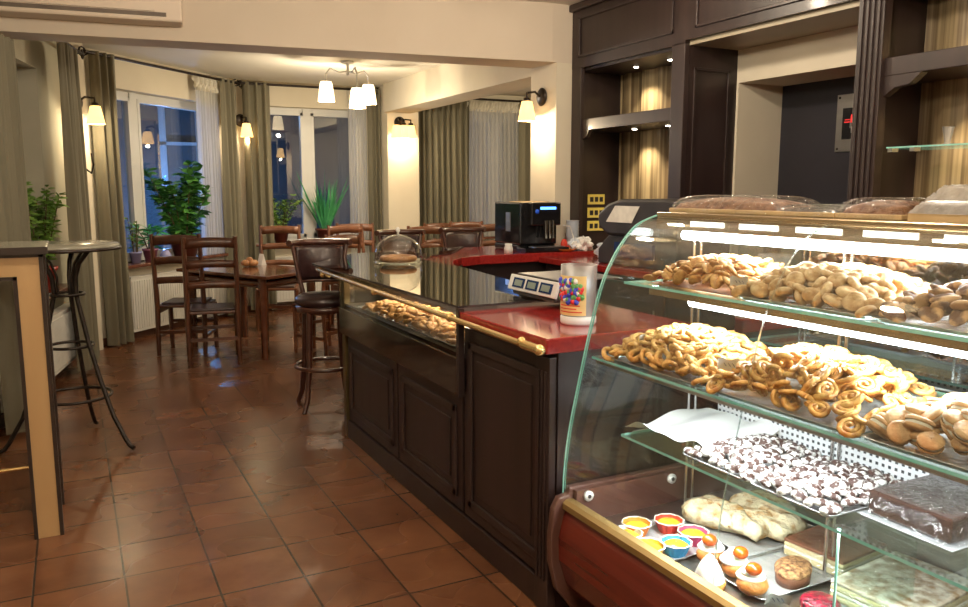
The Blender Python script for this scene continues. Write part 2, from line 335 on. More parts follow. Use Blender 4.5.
T2, a2 = wall_win('wall_bay', L1, W2, .38, 2.1, .76, 2.46, CZ, 'cream', nwin=2, mull=.33)
T3, a3 = wall_win('wall_back', W2, Vector((3.62, 10.02)), .2, 1.66, .84, 2.49, CZ, 'cream', nwin=3, mull=.5)
T4, a4 = wall_win('wall_annex', Vector((4.02, 10.02)), Vector((7.15, 10.02)), .3, 2.4, .84, 2.5, CZ, 'cream', nwin=4, mull=.5)
def skirt(name, P, Q, off=-.015):
    d = Q-P; struct(name, MB().box(0, d.length, off, 0.0, 0, .07, T=T(P.x, P.y, 0, math.atan2(d.y,d.x))), 'base')
skirt('baseboard_left', L0, L1); skirt('baseboard_bay', L1, W2); skirt('baseboard_back', W2, W3)
# exterior beyond the bay
e = MB().box(-3.5, 9, 14.2, 14.4, -1, 6)
ew = struct('exterior_wall', e, mat('night_render_wall', (.12,.12,.12), .9, c2=(.15,.15,.15), scale=2))
fr = MB()
for x0, x1, z0, z1 in ((1.35,1.45,1.3,2.9),(2.45,2.55,1.3,2.9),(1.35,2.55,1.3,1.4),(1.35,2.55,2.8,2.9),(1.92,1.98,1.3,2.9),(1.35,2.55,2.2,2.25)):
    fr.box(x0, x1, 14.08, 14.2, z0, z1)
ob('window_frame', fr, 'whitepvc', ew)
struct('exterior_ground', MB().box(-8, 12, 10.7, 20, -1, -.9), mat('night_lawn', (.02,.03,.02), .9, c2=(.03,.04,.02), scale=6))
struct('exterior_side_wall', MB().box(-5.4, -5.2, 5.7, 14.4, -1, 5), M['cream'] if 0 else mat('night_side_render', (.1,.12,.16), .9, c2=(.13,.15,.2), scale=2))
lamp = thing('garden_lamp', 'blue-white garden lamp on a pole outside the bay window', 'lamp', (1.95, 12.0, -.95))
ob('pole', MB().tube([(0,0,0),(0,0,3.35)], .03), 'iron', lamp)
ob('lamp_head', MB().lathe([(.02,0),(.07,.06),(.09,.22),(.02,.3)], T=T(0,0,3.3)), emis('blue_lamp_glass', (.35,.6,1), 22), lamp)
light('POINT', 'plant_blue_fill', (1.35, 10.3, 1.35), 45, (.1,.42,1), .01)  # added blue fill on plants and sheer, away from the lamp head
light('POINT', 'exterior_blue_fill', (1.2, 13.0, 1.2), 90, (.15,.4,1), .01)  # added blue wash for the exterior wall, no fitting of its own
light('POINT', 'exterior_blue_fill', (4.2, 12.6, .3), 25, (.12,.4,1), .01)  # second added blue wash, low outside the far window
light('AREA', 'bay_blue_fill', (-.2, 10.6, 2.0), 25, (.2,.42,1), .8, rot=(math.radians(80), 0, math.radians(195)))  # added blue panel outside the bay, throws a blue cast indoors

# ------------------------------------------------------------------ curtains, rods
def curtain_mesh(w, z0, z1, folds, amp, gather=0., ph=0., tie=0.):
    def fn(u, v):
        z = z1 + (z0-z1)*v
        k = 1 - gather*v
        x = (u-.5)*w*k
        a = amp*(.65+.35*v)
        y = a*math.sin(2*PI*folds*u + ph + .6*math.sin(3*v+ph)) + .3*a*math.sin(2*PI*folds*2.3*u+ph*2)
        return (x, y, z)
    return MB().grid(fn, int(folds*12), 14)
def curtain(P, Q, u0, u1, z0, z1, label, m='curtain', folds=None, amp=.045, off=-.17, name='curtain', group=None, ph=0, heading=False, gather=0):
    d = Q-P; ang = math.atan2(d.y, d.x); uc = (u0+u1)/2
    loc = T(P.x, P.y, 0, ang) @ Vector((uc, off, 0)); w = u1-u0
    folds = folds or max(3, round(w/.105))
    if heading:
        t = thing(name, label, 'curtain', tuple(loc), ang, group)
        ob('panel', curtain_mesh(w, z0, z1-.1, folds, amp*.7, gather, ph), m, t)
        rf = MB().grid(lambda u, v: ((u-.5)*w*1.03, .03*math.sin(u*folds*9+v*5)+.02*math.sin(v*9+u*31), z1+.03-.16*v), int(folds*16), 6)
        ob('ruffled_heading', rf, 'voilehead', t); return t
    o = ob(name, curtain_mesh(w, z0, z1, folds, amp, gather, ph), m, None, tuple(loc), (0,0,ang))
    return tag(o, label, 'curtain', group)
def rod(P, Q, u0, u1, z, label, off=-.17):
    d = Q-P; ang = math.atan2(d.y, d.x)
    t = thing('curtain_rod', label, 'curtain rod', (P.x, P.y, 0), ang)
    ob('rod', MB().tube([(u0, off, z), (u1, off, z)], .014), 'iron', t)
    for i, u in enumerate((u0, u1)):
        s = -1 if i == 0 else 1
        sp = [(u + s*(.03+.035*math.cos(a)), off, z+.035*math.sin(a)) for a in [k*PI/6 for k in range(12)]]
        ob('finial', MB().tube(sp, .008, closed=True).ball((u, off, z), .02), 'iron', t)
        ob('bracket', MB().tube([(u-s*.06, off, z), (u-s*.06, off+.1, z-.03), (u-s*.06, -.004, z-.04)], .009), 'iron', t)
    return t
rod(L0, L1, 3.2, 4.75, 2.66, 'dark iron curtain rod over the left wall window')
rod(L1, W2, .03, 2.36, 2.71, 'dark iron curtain rod with scroll finial above the plant window')
rod(W2, W3, .06, 1.72, 2.72, 'dark iron curtain rod above the far window behind the chandelier')
W4a = Vector((4.02, 10.02)); W4b = Vector((7.15, 10.02))
rod(W4a, W4b, .02, 2.3, 2.69, 'dark iron curtain rod in the annex beside the wall lamp pillar')
curtain(L0, L1, 2.12, 2.72, .03, 2.42, 'olive curtain at the left edge, behind the loop-leg table', ph=1)
curtain(L0, L1, 3.82, 4.33, .04, 2.62, 'olive curtain left of the corner wall lamp', ph=2, off=-.2)
curtain(L1, W2, .1, .39, .02, 2.73, 'olive curtain right of the corner wall lamp, hanging in front of the radiator', ph=.5, amp=.045)
curtain(L1, W2, 1.66, 2.03, .05, 2.69, 'white sheer with ruffled top beside the bushy plant', 'sheer', 7, .03, off=-.1, name='sheer_curtain', heading=True)
curtain(L1, W2, 2.0, 2.3, .03, 2.73, 'olive curtain between the white sheer and the small corner lamp', ph=2.2)
curtain(W2, W3, .1, .42, .03, 2.74, 'olive curtain left of the far window, right of the corner lamp', ph=1.2)
curtain(W2, W3, 1.4, 1.64, .05, 2.69, 'narrow white sheer with ruffled top at the right of the far window', 'sheer', 6, .028, off=-.1, name='sheer_curtain', heading=True, ph=1)
curtain(W2, W3, 1.63, 1.8, .03, 2.74, 'olive curtain touching the pillar with the far wall lamp', ph=.3)
curtain(W4a, W4b, .03, .82, .03, 2.71, 'wide olive curtain in the annex, right of the far pillar', ph=2.7, folds=9, amp=.045)
curtain(W4a, W4b, .8, 1.62, .05, 2.66, 'wide white sheer with ruffled top in the annex behind the coffee machine', 'sheer', 13, .035, off=-.12, name='sheer_curtain', heading=True, ph=2)
curtain(W4a, W4b, 1.6, 1.95, .03, 2.71, 'olive curtain half hidden behind the front pillar', ph=.9)

# ------------------------------------------------------------------ radiators
def radiator(P, Q, u0, u1, z0, z1, label):
    d = Q-P; ang = math.atan2(d.y, d.x)
    t = thing('radiator', label, 'radiator', (P.x, P.y, 0), ang)
    b = MB().box(u0, u1, -.1, -.03, z0, z1)
    n = int((u1-u0)/.035)
    for k in range(n):
        u = u0+.02+k*(u1-u0-.04)/max(1,n-1); b.box(u-.009, u+.009, -.108, -.1, z0+.03, z1-.03)
    ob('panel', b, 'rad', t, bevel=.003)
    ob('top_grille', MB().box(u0-.003, u1+.003, -.11, -.025, z1, z1+.012), 'rad', t)
    ob('bracket', MB().box(u0+.1, u0+.14, -.03, -.001, z0+.1, z1-.1).box(u1-.14, u1-.1, -.03, -.001, z0+.1, z1-.1), 'rad', t)
    ob('pipe', MB().tube([(u0+.03, -.06, z0), (u0+.03, -.06, .005)], .01), 'rad', t)
radiator(L0, L1, 2.4, 4.2, .1, .54, 'white radiator under the left wall window')
radiator(L1, W2, .5, 1.8, .08, .62, 'white ribbed radiator under the plant window')
radiator(W2, W3, .35, 1.4, .1, .65, 'white radiator under the far window behind the dining table')

# ------------------------------------------------------------------ plants
def leafmesh(mb, p, d, L, W, droop=.2, mi=0, twist=None):
    d = d.normalized(); side = d.cross(Vector((0,0,1)))
    if side.length < .1: side = Vector((1,0,0))
    side.normalize()
    if twist is None: twist = random.uniform(-.8,.8)
    side = Matrix.Rotation(twist, 3, d) @ side
    vs = []; prof = (0.05,.75,1,.7,.02)
    for i, w in enumerate(prof):
        t = i/4; c = p + d*L*t + Vector((0,0,-droop*L*t*t)); vs += [c - side*W*w/2, c + side*W*w/2]
    mb.add(vs, [(2*i,2*i+1,2*i+3,2*i+2) for i in range(4)], mi, True)
def pot(t, r, h, m, soil=True):
    ob('pot', MB().lathe([(.001,0),(r*.68,0),(r*.95,h*.85),(r*1.05,h*.86),(r*1.07,h),(r*.97,h),(r*.9,h*.86),(.001,h*.86)], 24), m, t)
    ob('soil', MB().lathe([(.001,h*.9),(r*.9,h*.88)], 20), 'soil', t)
def bush(label, loc, r, h, potr, poth, pm, lm, n, LL, LW, stems=7, sx=1.):
    t = thing('potted_plant', label, 'plant', loc)
    pot(t, potr, poth, pm)
    st = MB(); fo = MB()
    for k in range(stems):
        a = 2*PI*k/stems+random.uniform(-.3,.3); rr = r*random.uniform(.2,.95); hh = h*random.uniform(.6,1)
        tip = Vector((sx*rr*math.cos(a), rr*math.sin(a)*.35, poth+hh)); b = Vector((.3*potr*math.cos(a), .3*potr*math.sin(a), poth*.88))
        pts = [b, b.lerp(tip,.4)+Vector((0,0,.04)), tip]
        st.tube(pts, [.007,.005,.003], 6)
        for j in range(n):
            q = random.uniform(.08,1.05); p = b.lerp(tip, q)+Vector((0,0,.04*math.sin(q*PI)))
            aa = random.uniform(0,2*PI); d = Vector((math.cos(aa), math.sin(aa)*.8, random.uniform(-.1,.9)))
            leafmesh(fo, p, d, LL*random.uniform(.7,1.2), LW*random.uniform(.8,1.2), .25)
    ob('stem', st, 'bark', t); ob('foliage', fo, lm, t)
    return t
def atwall(Tm, u, off, z): return tuple(Tm @ Vector((u, off, z)))
bush('bushy dark green plant in a brown bowl pot on the bay window sill', atwall(T2, 1.38, -.07, .76), .42, .82, .16, .2, 'terra', 'leaf', 60, .13, .06, 13, 1.)
bush('small bright plant in a mauve pot beside the brown bowl pot', atwall(T2, .86, -.05, .76), .18, .24, .075, .13, 'pinkpot', 'leaf3', 9, .15, .035, 7)
bush('small white-flowered plant in a lavender pot next to the curtain', atwall(T2, .67, -.03, .76), .1, .4, .06, .11, 'bluepot', 'leaf2', 12, .07, .025, 5)
bush('leafy plant in a red pot on the left wall window sill', atwall(Tl, 3.62, -.02, .74), .27, .66, .1, .17, 'redpot', 'leaf2', 80, .075, .032, 11)
bush('low leafy plant in a brown pot on the far window sill', atwall(T3, .52, -.03, .84), .26, .46, .1, .15, 'terra', 'leaf2', 70, .06, .028, 9)
t = thing('potted_plant', 'tall spiky-leaved plant in a pot on the far window sill', 'plant', atwall(T3, 1.08, -.03, .84))
pot(t, .12, .16, 'terra'); fo = MB()
for k in range(80):
    a = random.uniform(0, 2*PI); L = random.uniform(.4,.85); d = Vector((math.cos(a)*random.uniform(.1,.6), math.sin(a)*.3, 1.1))
    leafmesh(fo, Vector((.05*math.cos(a), .05*math.sin(a), .14)), d, L, .022, random.uniform(.0,.45), twist=random.uniform(-1,1))
ob('foliage', fo, 'leaf3', t)
tag(ob('sill_ornament', MB().lathe([(.001,0),(.045,0),(.06,.05),(.03,.1),(.001,.11)], 16), 'bluepot', None, atwall(T2, 1.04, -.09, .76)), 'small dark ornament between the mauve pot and the brown bowl', 'ornament')

# ------------------------------------------------------------------ lamps
def cup_shade(mb, T_, r0=.035, r1=.06, h=.13):
    mb.lathe([(.012,0),(r0,-.005),(r0*1.15,-.03),(r1,-h),(r1-.004,-h),(r0*1.05,-.03),(.012,-.008)], 20, T=T_)
def sconce(label, P, nrm, shades=1, arm=.17, power=10):
    """P on the wall surface; local -Y points into the room"""
    t = thing('wall_lamp', label, 'lamp', tuple(P), nrm); t.scale = (1.25, 1.25, 1.25)
    ob('back_plate', MB().lathe([(.001,.0),(.055,0),(.06,.01),(.045,.022),(.001,.026)], 24, T=T(0,0,0,0,rx=PI/2)), 'iron', t)
    xs = [0] if shades == 1 else [-.09, .09] if shades == 2 else [-.075, 0, .075]
    for x in xs:
        pth = [(0,-.02,0),(x*.5,-arm*.5,.03),(x,-arm,.02),(x,-arm,-.015)]
        ob('arm', MB().tube(pth, .008), 'iron', t)
        ob('socket_cap', MB().lathe([(.001,.0),(.022,0),(.026,-.03),(.001,-.035)], 16, T=T(x,-arm,-.01)), 'iron', t)
        s = MB(); cup_shade(s, T(x,-arm,-.03)); sh = ob('lamp_shade', s, 'wallshade', t)
        ob('amber_rim', MB().lathe([(.036,-.034),(.043,-.05),(.05,-.085)], 20, T=T(x,-arm,-.03,sc=1.03)), 'amber', sh)
        ob('bulb', MB().ball((x,-arm,-.11), .022), 'bulb', sh)
    w = t.matrix_basis if False else Matrix.Translation(P) @ Matrix.Rotation(nrm,4,'Z')
    light('POINT', 'sconce_light', tuple(w @ Vector((0,-arm*1.25,-.24))), power*.55, (1,.78,.48), .018)
    return t
def wa(Tm, u, off, z): return Tm @ Vector((u, off, z))
sc1 = sconce('wall lamp in the corner between the two olive curtains at left', Vector((.10, 8.12, 2.26)), a2-PI*.0, 1, .17, 20)
ob('candle_arm', MB().tube([(0,-.02,-.45),(0,-.1,-.5),(0,-.12,-.44),(0,-.11,-.36)], .007).tube([(0,-.02,-.3),(0,-.02,-.5)], .01), 'iron', sc1)
sconce('small amber wall lamp in the corner right of the white sheer', Vector((1.86, 9.97, 2.3)), .3, 1, .12, 9)
sconce('triple wall lamp on the far pillar beside the annex curtain', Vector((3.76, 9.66, 2.32)), 0, 3, .12, 22)
sconce('amber glass wall lamp on the front pillar above the coffee machine', Vector((3.54, 5.83, 2.25)), -PI/2, 1, .12, 22)
struct('trim_corner_pier', MB().box(-.13, .13, -.0, .2, 0, CZ, T=T(.10, 8.12, 0, a2)), 'cream')
cx, cy = 2.6, 8.1
ch = thing('chandelier', 'three-armed ceiling lamp with frosted shades over the dining area', 'lamp', (cx, cy, BC))
ob('ceiling_rose', MB().lathe([(.001,-.03),(.06,-.025),(.065,0),(.001,0)], 24), 'steel', ch)
ob('stem', MB().tube([(0,0,-.02),(0,0,-.14)], .014), 'steel', ch)
for k, (dx, dy) in enumerate(((-.23,.0),(.03,-.2),(.23,.04))):
    dz = -.07 if k == 1 else 0
    pth = [(0,0,-.1),(dx*.4,dy*.4,-.12),(dx*.8,dy*.8,-.08),(dx,dy,-.14),(dx,dy,-.21+dz)]
    ob('arm', MB().tube(pth, .008), 'steel', ch)
    s = MB(); cup_shade(s, T(dx,dy,-.21+dz), .055, .085, .2); sh = ob('lamp_shade', s, 'shade', ch)
    ob('bulb', MB().ball((dx,dy,-.34+dz), .03), 'bulb', sh)
for dx, dy in ((-.22,.05),(.02,-.22),(.22,.08)): light('POINT', 'chandelier_light', (cx+dx, cy+dy, BC-.5), 24, (1,.84,.6), .02)

# ------------------------------------------------------------------ air conditioner
ac = thing('air_conditioner', 'beige-white air conditioner unit mounted high on the beam', 'air conditioner', (.06, 6.15, 2.59), math.radians(-7.5))
ob('housing', MB().prism([(-.23,.0),(0,0),(0,.34),(-.19,.34),(-.23,.28)], -1.1, .72, T=Matrix(((0,0,1,0),(1,0,0,0),(0,1,0,0),(0,0,0,1)))), 'acplastic', ac, bevel=.015)
ob('air_flap', MB().box(-1.0, .55, -.245, -.225, .06, .075).box(-1.0, .55, -.24, -.2, .075, .14), 'acplastic', ac)
ob('slot', MB().box(-1.0, .62, -.238, -.2, .03, .055), 'acdark', ac)
ob('indicator_window', MB().box(.25, .42, -.236, -.228, .19, .2), 'shade', ac)

# ------------------------------------------------------------------ dining chairs & tables
def make_chair(label, m='chair'):
    t = thing('dining_chair', label, 'chair')
    w = .205; hh = 1.1
    ob('seat', MB().box(-w-.01, w+.01, .0, .42, .43, .455), m, t, bevel=.01)
    ob('seat_cushion', MB().box(-w+.02, w-.02, .04, .4, .452, .475), 'leather', t, bevel=.012)
    for s in (-1, 1):
        ob('leg', MB().tube([(s*w, -.03, 0), (s*w, 0, .42), (s*w, -.01, .6), (s*w, -.06, hh)], [.02,.024,.023,.018], 4), m, t)
        ob('leg', MB().tube([(s*w, .39, 0), (s*w, .39, .43)], [.02,.024], 4), m, t)
    for z, h2, y in ((1.04,.085,-.05), (.86,.065,-.035), (.68,.06,-.015)):
        def fn(u, v, z=z, h2=h2, y=y): return ((u-.5)*2*w, y-.02*math.sin(u*PI), z-h2/2+h2*v+.012*math.sin(u*PI))
        o = ob('back_slat', MB().grid(fn, 8, 1), m, t); sd = o.modifiers.new('s','SOLIDIFY'); sd.thickness = .02; sd.offset = 0
    ob('stretcher', MB().box(-w, w, -.025, -.01, .2, .23), m, t); ob('stretcher', MB().box(-w, w, .38, .395, .24, .27), m, t)
    for s in (-1, 1): ob('side_stretcher', MB().box(s*w-.009, s*w+.009, -.01, .38, .15, .18), m, t); ob('seat_rail', MB().box(s*w-.012, s*w+.012, 0, .39, .38, .43), m, t)
    return t
c0 = make_chair('red-brown ladder-back chair nearest the camera, back turned, at the dining table')
c0.location = (1.03, 7.1, 0); c0.rotation_euler = (0,0,math.radians(-8))
dup(c0, (.83, 7.62, 0), math.radians(-22), 'red-brown ladder-back chair directly behind the nearest dining chair')
def ch_(x, y, r, lab): dup(c1, (x, y, 0), math.radians(r), lab)
c1 = make_chair('tan wooden chair on the far side of the first dining table, by the window plants', 'chair2')
c1.location = (2.02, 8.85, 0); c1.rotation_euler = (0,0,math.radians(160))
ch_(2.12, 6.98, 25, 'tan wooden chair right behind the first leather bar stool')
ch_(2.72, 8.6, 190, 'tan wooden chair below the spiky plant, left of the far window sheer')
ch_(2.94, 9.0, 170, 'tan wooden chair with light slats closest to the far window sheer')
ch_(3.44, 8.15, 0, 'tan wooden chair between two bar stools, standing before the annex curtain')
ch_(3.85, 8.8, 18, 'tan wooden chair overlapping its twin in front of the annex curtain')
ch_(4.35, 8.9, 175, 'tan wooden chair left of the coffee machine, smallest in view')
ch_(4.42, 8.2, 160, 'tan wooden chair cut off by the left edge of the coffee machine')
def dining_table(label, corners, ztop=.755):
    cs = [Vector(c) for c in corners]; c = sum(cs, Vector((0,0)))/4
    t = thing('dining_table', label, 'table', (c.x, c.y, 0))
    loc = [k-c for k in cs]
    ob('tabletop', MB().prism([tuple(k*1.16) for k in loc], ztop-.03, ztop), 'table', t, bevel=.008)
    for k in loc:
        ob('leg', MB().tube([(k.x*.93, k.y*.93, 0), (k.x*.93, k.y*.93, ztop-.03)], [.032,.045], 4), 'table', t)
    ap = MB()
    for i in range(4):
        a, b = loc[i]*.93, loc[(i+1)%4]*.93; ap.tube([(a.x,a.y,ztop-.08),(b.x,b.y,ztop-.08)], .04, 4)
    ob('apron', ap, 'table', t)
    return t
dining_table('polished red-brown dining table holding a pastry and a white card', [(1.45,7.0),(2.0,7.36),(1.5,8.3),(.93,7.95)])
dining_table('dark dining table near the far window, mostly hidden by the counter', [(2.6,7.55),(3.2,7.75),(2.95,8.55),(2.35,8.35)])
tag(ob('place_card', MB().prism([(-.03,0),(.03,0),(0,.11)], -.035, .035, T=T(0,0,0,rx=PI/2)), 'paper', None, (1.64, 7.98, .755), (0,0,.4)), 'small white folded card on the dining table', 'card')
pl = MB()
for a in range(5): pl.ball((.045*math.cos(a*1.26), .045*math.sin(a*1.26), .035), (.04,.04,.03))
pl.ball((0,0,.06), .035)
tag(ob('bread_roll', pl, 'bread', None, (1.5, 7.86, .755)), 'light brown braided roll on the dining table beside the card', 'bread')

# ------------------------------------------------------------------ bar stools
def make_stool(label):
    t = thing('bar_stool', label, 'bar stool')
    sz = .76
    ob('seat', MB().lathe([(.001,sz-.05),(.17,sz-.05),(.2,sz-.03),(.2,sz),(.17,sz+.025),(.001,sz+.035)], 28), 'leather', t)
    ob('seat_ring', MB().lathe([(.16,sz-.09),(.185,sz-.09),(.195,sz-.05),(.001,sz-.05)], 28), 'stoolwood', t)
    for k in range(4):
        a = PI/4+k*PI/2; c, s = math.cos(a), math.sin(a)
        ob('leg', MB().tube([(c*.255,s*.255,0),(c*.215,s*.215,.08),(c*.185,s*.185,.3),(c*.165,s*.165,sz-.06)], [.016,.018,.02,.022], 8), 'stoolwood', t)
    rg = [(.205*math.cos(a), .205*math.sin(a), .29) for a in [k*PI/14 for k in range(28)]]
    ob('foot_ring', MB().tube(rg, .014, 8, closed=True), 'stoolwood', t)
    def arc(r, z, a): return (r*math.sin(a), r*math.cos(a), z)
    for s in (-1, 1): ob('back_post', MB().tube([arc(.17, sz-.03, s*.75), arc(.2, sz+.1, s*.8), arc(.25, 1.12, s*.85)], [.016,.016,.014], 8), 'stoolwood', t)
    ob('top_rail', MB().tube([arc(.255, 1.125, a) for a in [(-.98+1.96*i/12) for i in range(13)]], .024, 8), 'stoolwood', t)
    def pad(u, v):
        a = -.8+1.6*u; r = .235 - .028*math.sin(PI*v)*math.sin(PI*u); return arc(r, .87+.23*v, a)
    p = ob('back_cushion', MB().grid(pad, 16, 8), 'leather', t); sd = p.modifiers.new('s','SOLIDIFY'); sd.thickness = .02; sd.offset = 1
    ob('lower_rail', MB().tube([arc(.225, .855, a) for a in [(-.8+1.6*i/8) for i in range(9)]], .012, 8), 'stoolwood', t)
    return t
s0 = make_stool('dark leather bar stool at the left end of the counter, seen whole')
s0.location = (1.51, 5.34, 0); s0.rotation_euler = (0,0,math.radians(-8))
dup(s0, (2.5, 6.32, 0), math.radians(-5), 'bar stool whose back shows behind the glass dome')
dup(s0, (3.15, 6.45, 0), math.radians(-8), 'bar stool whose back shows just left of the coffee machine')

# ------------------------------------------------------------------ round iron bar table and loop-leg table
bt = thing('bar_table', 'tall round bar table on scrolled wrought iron legs', 'table', (-.05, 5.15, 0))
ob('tabletop', MB().lathe([(.001,1.16),(.285,1.16),(.295,1.17),(.295,1.182),(.285,1.19),(.001,1.19)], 40), 'tabletop', bt)
ob('top_rim', MB().tube([(.2925*math.cos(k*PI/20), .2925*math.sin(k*PI/20), 1.163) for k in range(40)], .011, 6, closed=True), 'loopedge', bt)
ob('under_plate', MB().lathe([(.001,1.13),(.09,1.14),(.1,1.16),(.001,1.16)], 20), 'iron', bt)
for ang in (-44, 182, 74):
    a = math.radians(ang); c, s = math.cos(a), math.sin(a)
    P = [(.02,.37),(.02,.4),(.03,.375),(.06,.35),(.2,.27),(.42,.19),(.62,.13),(.9,.065),(1.0,.07),(1.08,.1),(1.15,.17)]
    ob('leg', MB().tube([(r*c, r*s, z+.0) for z, r in P[1:]], .013, 8), 'iron', bt)
    ob('inner_scroll', MB().tube([(.045*c,.045*s,.9),(.045*c,.045*s,1.0),(.07*c,.07*s,1.08),(.13*c,.13*s,1.15)], .008, 6), 'iron', bt)
for z, r in ((.9,.09),(.6,.12),(.3,.2)):
    ob('ring', MB().tube([(r*math.cos(k*PI/16), r*math.sin(k*PI/16), z) for k in range(32)], .009, 6, closed=True), 'iron', bt)
lt = thing('high_table', 'high table with beech loop legs edged in dark wood', 'table', (-.12, 3.8, 0))
ob('tabletop', MB().box(-1.45, .02, -.03, .46, 1.235, 1.26), 'tabletop', lt, bevel=.003)
ob('top_edge', MB().box(-1.455, .025, -.036, -.03, 1.232, 1.262), 'loopedge', lt)
def loop(y0, y1):
    o = [(0.0,0),(0.0,1.23),(-1.4,1.23),(-1.4,0)]
    f = MB()
    for x0, x1, z0, z1 in ((-.095,-.012,0.0,1.218),(-1.388,-1.3,0,1.218),(-1.3,-.095,1.14,1.218)): f.box(x0, x1, y0, y1, z0, z1)
    l = ob('loop_leg', f, 'loop', lt)
    e = MB()
    for x0, x1, z0, z1 in ((-.012,.003,0,1.232),(-1.403,-1.388,0,1.232),(-1.403,.003,1.218,1.232),(-.11,-.095,0,1.14),(-1.3,-1.285,0,1.14),(-1.3,-.095,1.125,1.14)): e.box(x0, x1, y0-.006, y1+.006, z0, z1)
    ob('dark_edge', e, 'loopedge', l)
loop(0, .045); loop(.38, .425)
ob('foot_rail', MB().tube([(-1.3,.4,.2),(-.1,.4,.2)], .009, 8), 'brass', lt)

# ------------------------------------------------------------------ bar counter
CXf = 1.426; CY0 = 2.26; CY1 = 4.57
base = thing('bar_counter', 'dark espresso panelled counter base facing the dining room', 'counter')
ob('body', MB().prism([(CXf+.02,CY0),(2.0,CY0),(2.0,3.6),(2.15,4.5),(2.35,5.0),(2.6,5.3),(3.5,5.3),(3.5,5.95),(2.5,5.8),(1.95,5.45),(1.6,4.95),(1.445,CY1+.02)], 0, .6).prism([(CXf+.02,CY0),(2.0,CY0),(2.0,2.95),(CXf+.02,2.95)], .6, .95).prism([(2.0,3.6),(2.15,4.5),(2.35,5.0),(2.6,5.3),(3.5,5.3),(3.5,5.95),(2.5,5.8),(1.95,5.45),(1.6,4.95),(1.7,4.6),(1.97,3.6)], .6, .96), 'dark', base)
def panel(y0, y1, z0, z1):
    p = MB().box(CXf-.004, CXf+.02, y0, y1, z0, z1)
    q = ob('panel', p, 'dark', base, bevel=.002)
    w = .035; mo = MB()
    for a, b, c, d in ((y0+.05,y1-.05,z1-.05-w,z1-.05),(y0+.05,y1-.05,z0+.05,z0+.05+w),(y0+.05,y0+.05+w,z0+.05,z1-.05),(y1-.05-w,y1-.05,z0+.05,z1-.05)): mo.box(CXf-.014, CXf-.003, a, b, c, d)
    ob('moulding', mo, 'dark2', q, bevel=.005)
    ob('raised_field', MB().box(CXf-.01, CXf-.003, y0+.12, y1-.12, z0+.12, z1-.12), 'dark', q, bevel=.004)
panel(2.27, 2.95, .12, .93); panel(2.97, 3.72, .12, .63); panel(3.74, 4.55, .12, .63)
ob('plinth', MB().box(CXf-.012, CXf+.02, CY0, CY1, 0, .11), 'dark', base, bevel=.004)
pf = MB().box(CXf-.016, CXf+.01, CY0-.002, CY0+.085, 0, .93)
for k in range(3): pf.box(CXf-.022, CXf-.016, CY0+.016+k*.022, CY0+.026+k*.022, .12, .88)
ob('fluted_post', pf, 'dark2', base, bevel=.002)
ob('end_post', MB().box(1.41, 1.45, CY1+.0, CY1+.055, 0, .97), 'bronzedark', base, bevel=.004)
# red top
rt = thing('countertop', 'glossy red stone worktop running around the service side', 'countertop')
ob('front_slab', MB().prism([(1.39,CY0-.01),(2.05,CY0-.01),(2.05,2.93),(1.39,2.93)], .945, 1.0), 'red', rt, bevel=.006)
arcp = [(2.12,4.4),(2.2,4.72),(2.32,4.98),(2.46,5.14),(2.65,5.23)]
ob('back_slab', MB().prism(arcp + [(3.68,5.25),(3.68,YB-.02),(3.52,YB-.02),(3.52,6.08),(2.9,6.02),(2.55,5.5),(2.3,5.3),(2.1,5.0),(2.04,4.4)], .945, 1.012), 'red', rt, bevel=.006)
# glass display set in the counter
gd = thing('counter_display', 'glass-topped pastry showcase set into the bar counter', 'showcase')
gt = MB().prism([(1.39,2.94),(2.03,2.94),(2.03,3.6),(2.12,4.4),(2.1,5.0),(2.3,5.3),(2.55,5.5),(2.9,6.02),(2.5,6.0),(1.82,5.7),(1.36,5.08)], 1.013, 1.022, side_mi=1)
ob('glass_top', gt, ['countglass', 'dark2'], gd)
ob('front_glass', MB().box(1.392, 1.398, 2.95, 4.6, .80, 1.012), 'smoke', gd)
ob('lower_front', MB().box(1.388, 1.42, 2.95, 4.6, .645, .80), mat('black_glass_front', (.012,.009,.008), .08, c2=(.02,.015,.013), scale=3, coat=.6), gd, bevel=.003)
ob('end_glass', MB().box(1.40, 1.7, 4.6, 4.606, .65, 1.012), 'smoke', gd)
ob('display_floor', MB().box(1.42, 1.96, 2.96, 4.59, .645, .665), 'black', gd)
ob('pale_shelf', MB().box(1.42, 1.9, 2.98, 4.57, .81, .822), 'steel', gd)
ob('corner_frame', MB().box(1.385, 1.41, 2.925, 2.95, .64, 1.013), 'dark2', gd)
ob('rear_panel', MB().box(1.955, 1.97, 2.96, 4.59, .665, 1.0), 'dark', gd)
br = thing('brass_rail', 'polished brass rail along the front edge of the counter', 'rail')
ob('rail', MB().tube([(1.365,2.27,.965),(1.365,4.96,.99),(1.395,5.08,.99),(1.48,5.16,.99)], .012, 10), 'brass', br)
ob('end_knob', MB().ball((1.365,2.25,.965), .02).tube([(1.365,2.25,.965),(1.365,2.36,.965)], .017), 'brass', br)
for y in (2.37, 2.97, 3.9, 4.85): ob('bracket', MB().tube([(1.365,y,.968),(1.385,y,.968),(1.41,y,.955)], .009).ball((1.365,y,.972), .018), 'brass', br)

